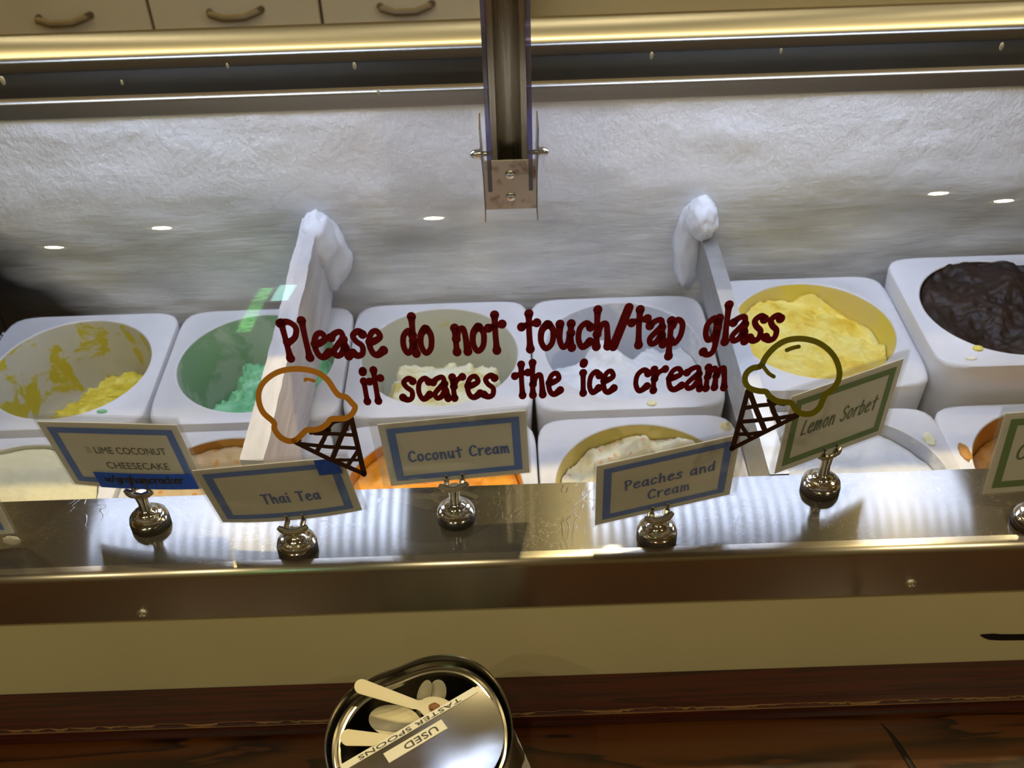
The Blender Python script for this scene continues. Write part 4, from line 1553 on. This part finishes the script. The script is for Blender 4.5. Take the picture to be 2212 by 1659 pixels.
def strip(name, u0, u1, v0, v1, txt, tu0, tu1, base, cap):
    bm = bmesh.new()
    f = lid_map(0.0004)
    rows = [[bm.verts.new(f(u0 + (u1 - u0) * i / 12, v0 + (v1 - v0) * j / 2)) for i in range(13)] for j in range(3)]
    for j in range(2):
        for i in range(12):
            bm.faces.new((rows[j][i], rows[j][i + 1], rows[j + 1][i + 1], rows[j + 1][i]))
    lb = link_mesh(name, bm, M['label'], lid, smooth=False)
    f2 = lid_map(0.0008)
    o = link_mesh('lettering', font_mesh(txt, f2, tu0, tu1, base, cap), M['ink_black'], can, smooth=False)
    return lb


strip('label_strip', -0.0585, 0.0590, -0.0006, 0.0052, 'TASTER SPOONS', -0.0440, 0.0450, 0.0010, 0.0036)
strip('label_strip', -0.0225, 0.0280, 0.0095, 0.0190, 'USED', -0.0160, 0.0125, 0.0118, 0.0056)
# crinkled liner bag bulging round the foot of the can
bm = bmesh.new()
rings = []
for j in range(15):
    z = 0.002 + 0.128 * j / 14
    ring = []
    for k in range(90):
        a = 2 * pi * k / 90
        env = sin(pi * min(1, (0.130 - z) / 0.130 * 0.9 + 0.1))
        right = max(0.0, cos(a + 0.1)) ** 1.5
        r = 0.0725 + 0.013 * env * right + 0.0028 * fbm(Vector((cos(a) * 3.5, sin(a) * 3.5, z * 22)), 4) * (0.3 + right)
        ring.append(bm.verts.new((r * cos(a), r * sin(a), z)))
    rings.append(ring)
for A_, B_ in zip(rings[:-1], rings[1:]):
    for k in range(90):
        bm.faces.new((A_[k], A_[(k + 1) % 90], B_[(k + 1) % 90], B_[k]))
tag(link_mesh('liner_bag', bm, M['bag'], can, angle=30), 'crinkled clear liner bag')


# ------------------------------------------------------------------ taster spoons
def spoon(p_handle, p_neck, p_tip, hw, bw, label, seed=0, th=0.0011, up=Vector((0, 0, 1))):
    """flat little spoon: rounded handle, narrow neck, oval bowl"""
    a, b, c = Vector(p_handle), Vector(p_neck), Vector(p_tip)
    cen = []
    L1, L2 = (b - a).length, (c - b).length
    n1, n2 = 16, 18
    for i in range(n1):
        t = (i / n1) ** 1.8
        e = t * L1
        w = hw * (1.0 - 0.35 * t)
        if e < hw:
            w = min(w, sqrt(max(0.0, hw * hw - (hw - e) ** 2)) + 1e-5)
        cen.append((a.lerp(b, t), max(w, 1e-5), 0))
    for i in range(n2 + 1):
        t = i / n2
        t = 1 - (1 - t) ** 1.6
        base = hw * 0.65
        w = max(base * max(0.0, 1 - 1.4 * t), bw * sqrt(max(0.0, 1 - ((t - 0.56) / 0.44) ** 2)) if t > 0.12 else 0)
        w = max(w, 1e-5)
        cen.append((b.lerp(c, t), w, -0.0022 * sin(pi * t)))
    bm = bmesh.new()
    rows = []
    for i, (p, w, dip) in enumerate(cen):
        d = (cen[min(i + 1, len(cen) - 1)][0] - cen[max(i - 1, 0)][0]).normalized()
        sd = d.cross(up).normalized()
        nn = sd.cross(d)
        row = []
        for lay in (1, -1):
            for q in (-1, -0.6, 0, 0.6, 1):
                row.append(bm.verts.new(p + sd * (q * w) + nn * (lay * th / 2 + dip * (1 - q * q) - (0.0003 * lay if abs(q) == 1 else 0))))
        rows.append(row)
    for A_, B_ in zip(rows[:-1], rows[1:]):
        for k in range(4):
            bm.faces.new((A_[k], A_[k + 1], B_[k + 1], B_[k]))
            bm.faces.new((A_[5 + k], B_[5 + k], B_[6 + k], A_[6 + k]))
        bm.faces.new((A_[0], B_[0], B_[5], A_[5]))
        bm.faces.new((A_[4], A_[9], B_[9], B_[4]))
    return tag(link_mesh('taster_spoon', bm, M['spoon'], angle=50), label, 'spoon', 'used taster spoons in the steel can')


def at(px, py, z):
    return on_z(px, py, z)


sA = spoon(at(766, 1478, 1.134), at(893, 1521, 1.118), at(985, 1540, 1.108), 0.0068, 0.0105, 'ivory taster spoon whose handle sticks out over the can rim')
bm = bmesh.new()
frost_lump(bm, at(938, 1527, 1.1135), (0.0042, 0.0035, 0.0016), 4)
tag(link_mesh('ice_cream_stain', bm, M['dirt'], sA, angle=180), 'brown ice cream stain')
spoon(at(985, 1592, 1.088), at(925, 1570, 1.098), at(797, 1548, 1.104), 0.0050, 0.0140, 'ivory taster spoon with its bowl lying left, under the long handle')
spoon(at(735, 1592, 1.1275), at(850, 1600, 1.119), at(985, 1606, 1.096), 0.0072, 0.009, 'ivory taster spoon with only its handle showing beside the label strip')
spoon(at(900, 1565, 1.080), at(905, 1535, 1.095), at(926, 1469, 1.108), 0.0042, 0.0056, 'narrow ivory taster spoon tip, left one of the upright pair')
spoon(at(935, 1570, 1.078), at(938, 1535, 1.093), at(949, 1468, 1.106), 0.0045, 0.0075, 'broad ivory taster spoon tip, right one of the upright pair')
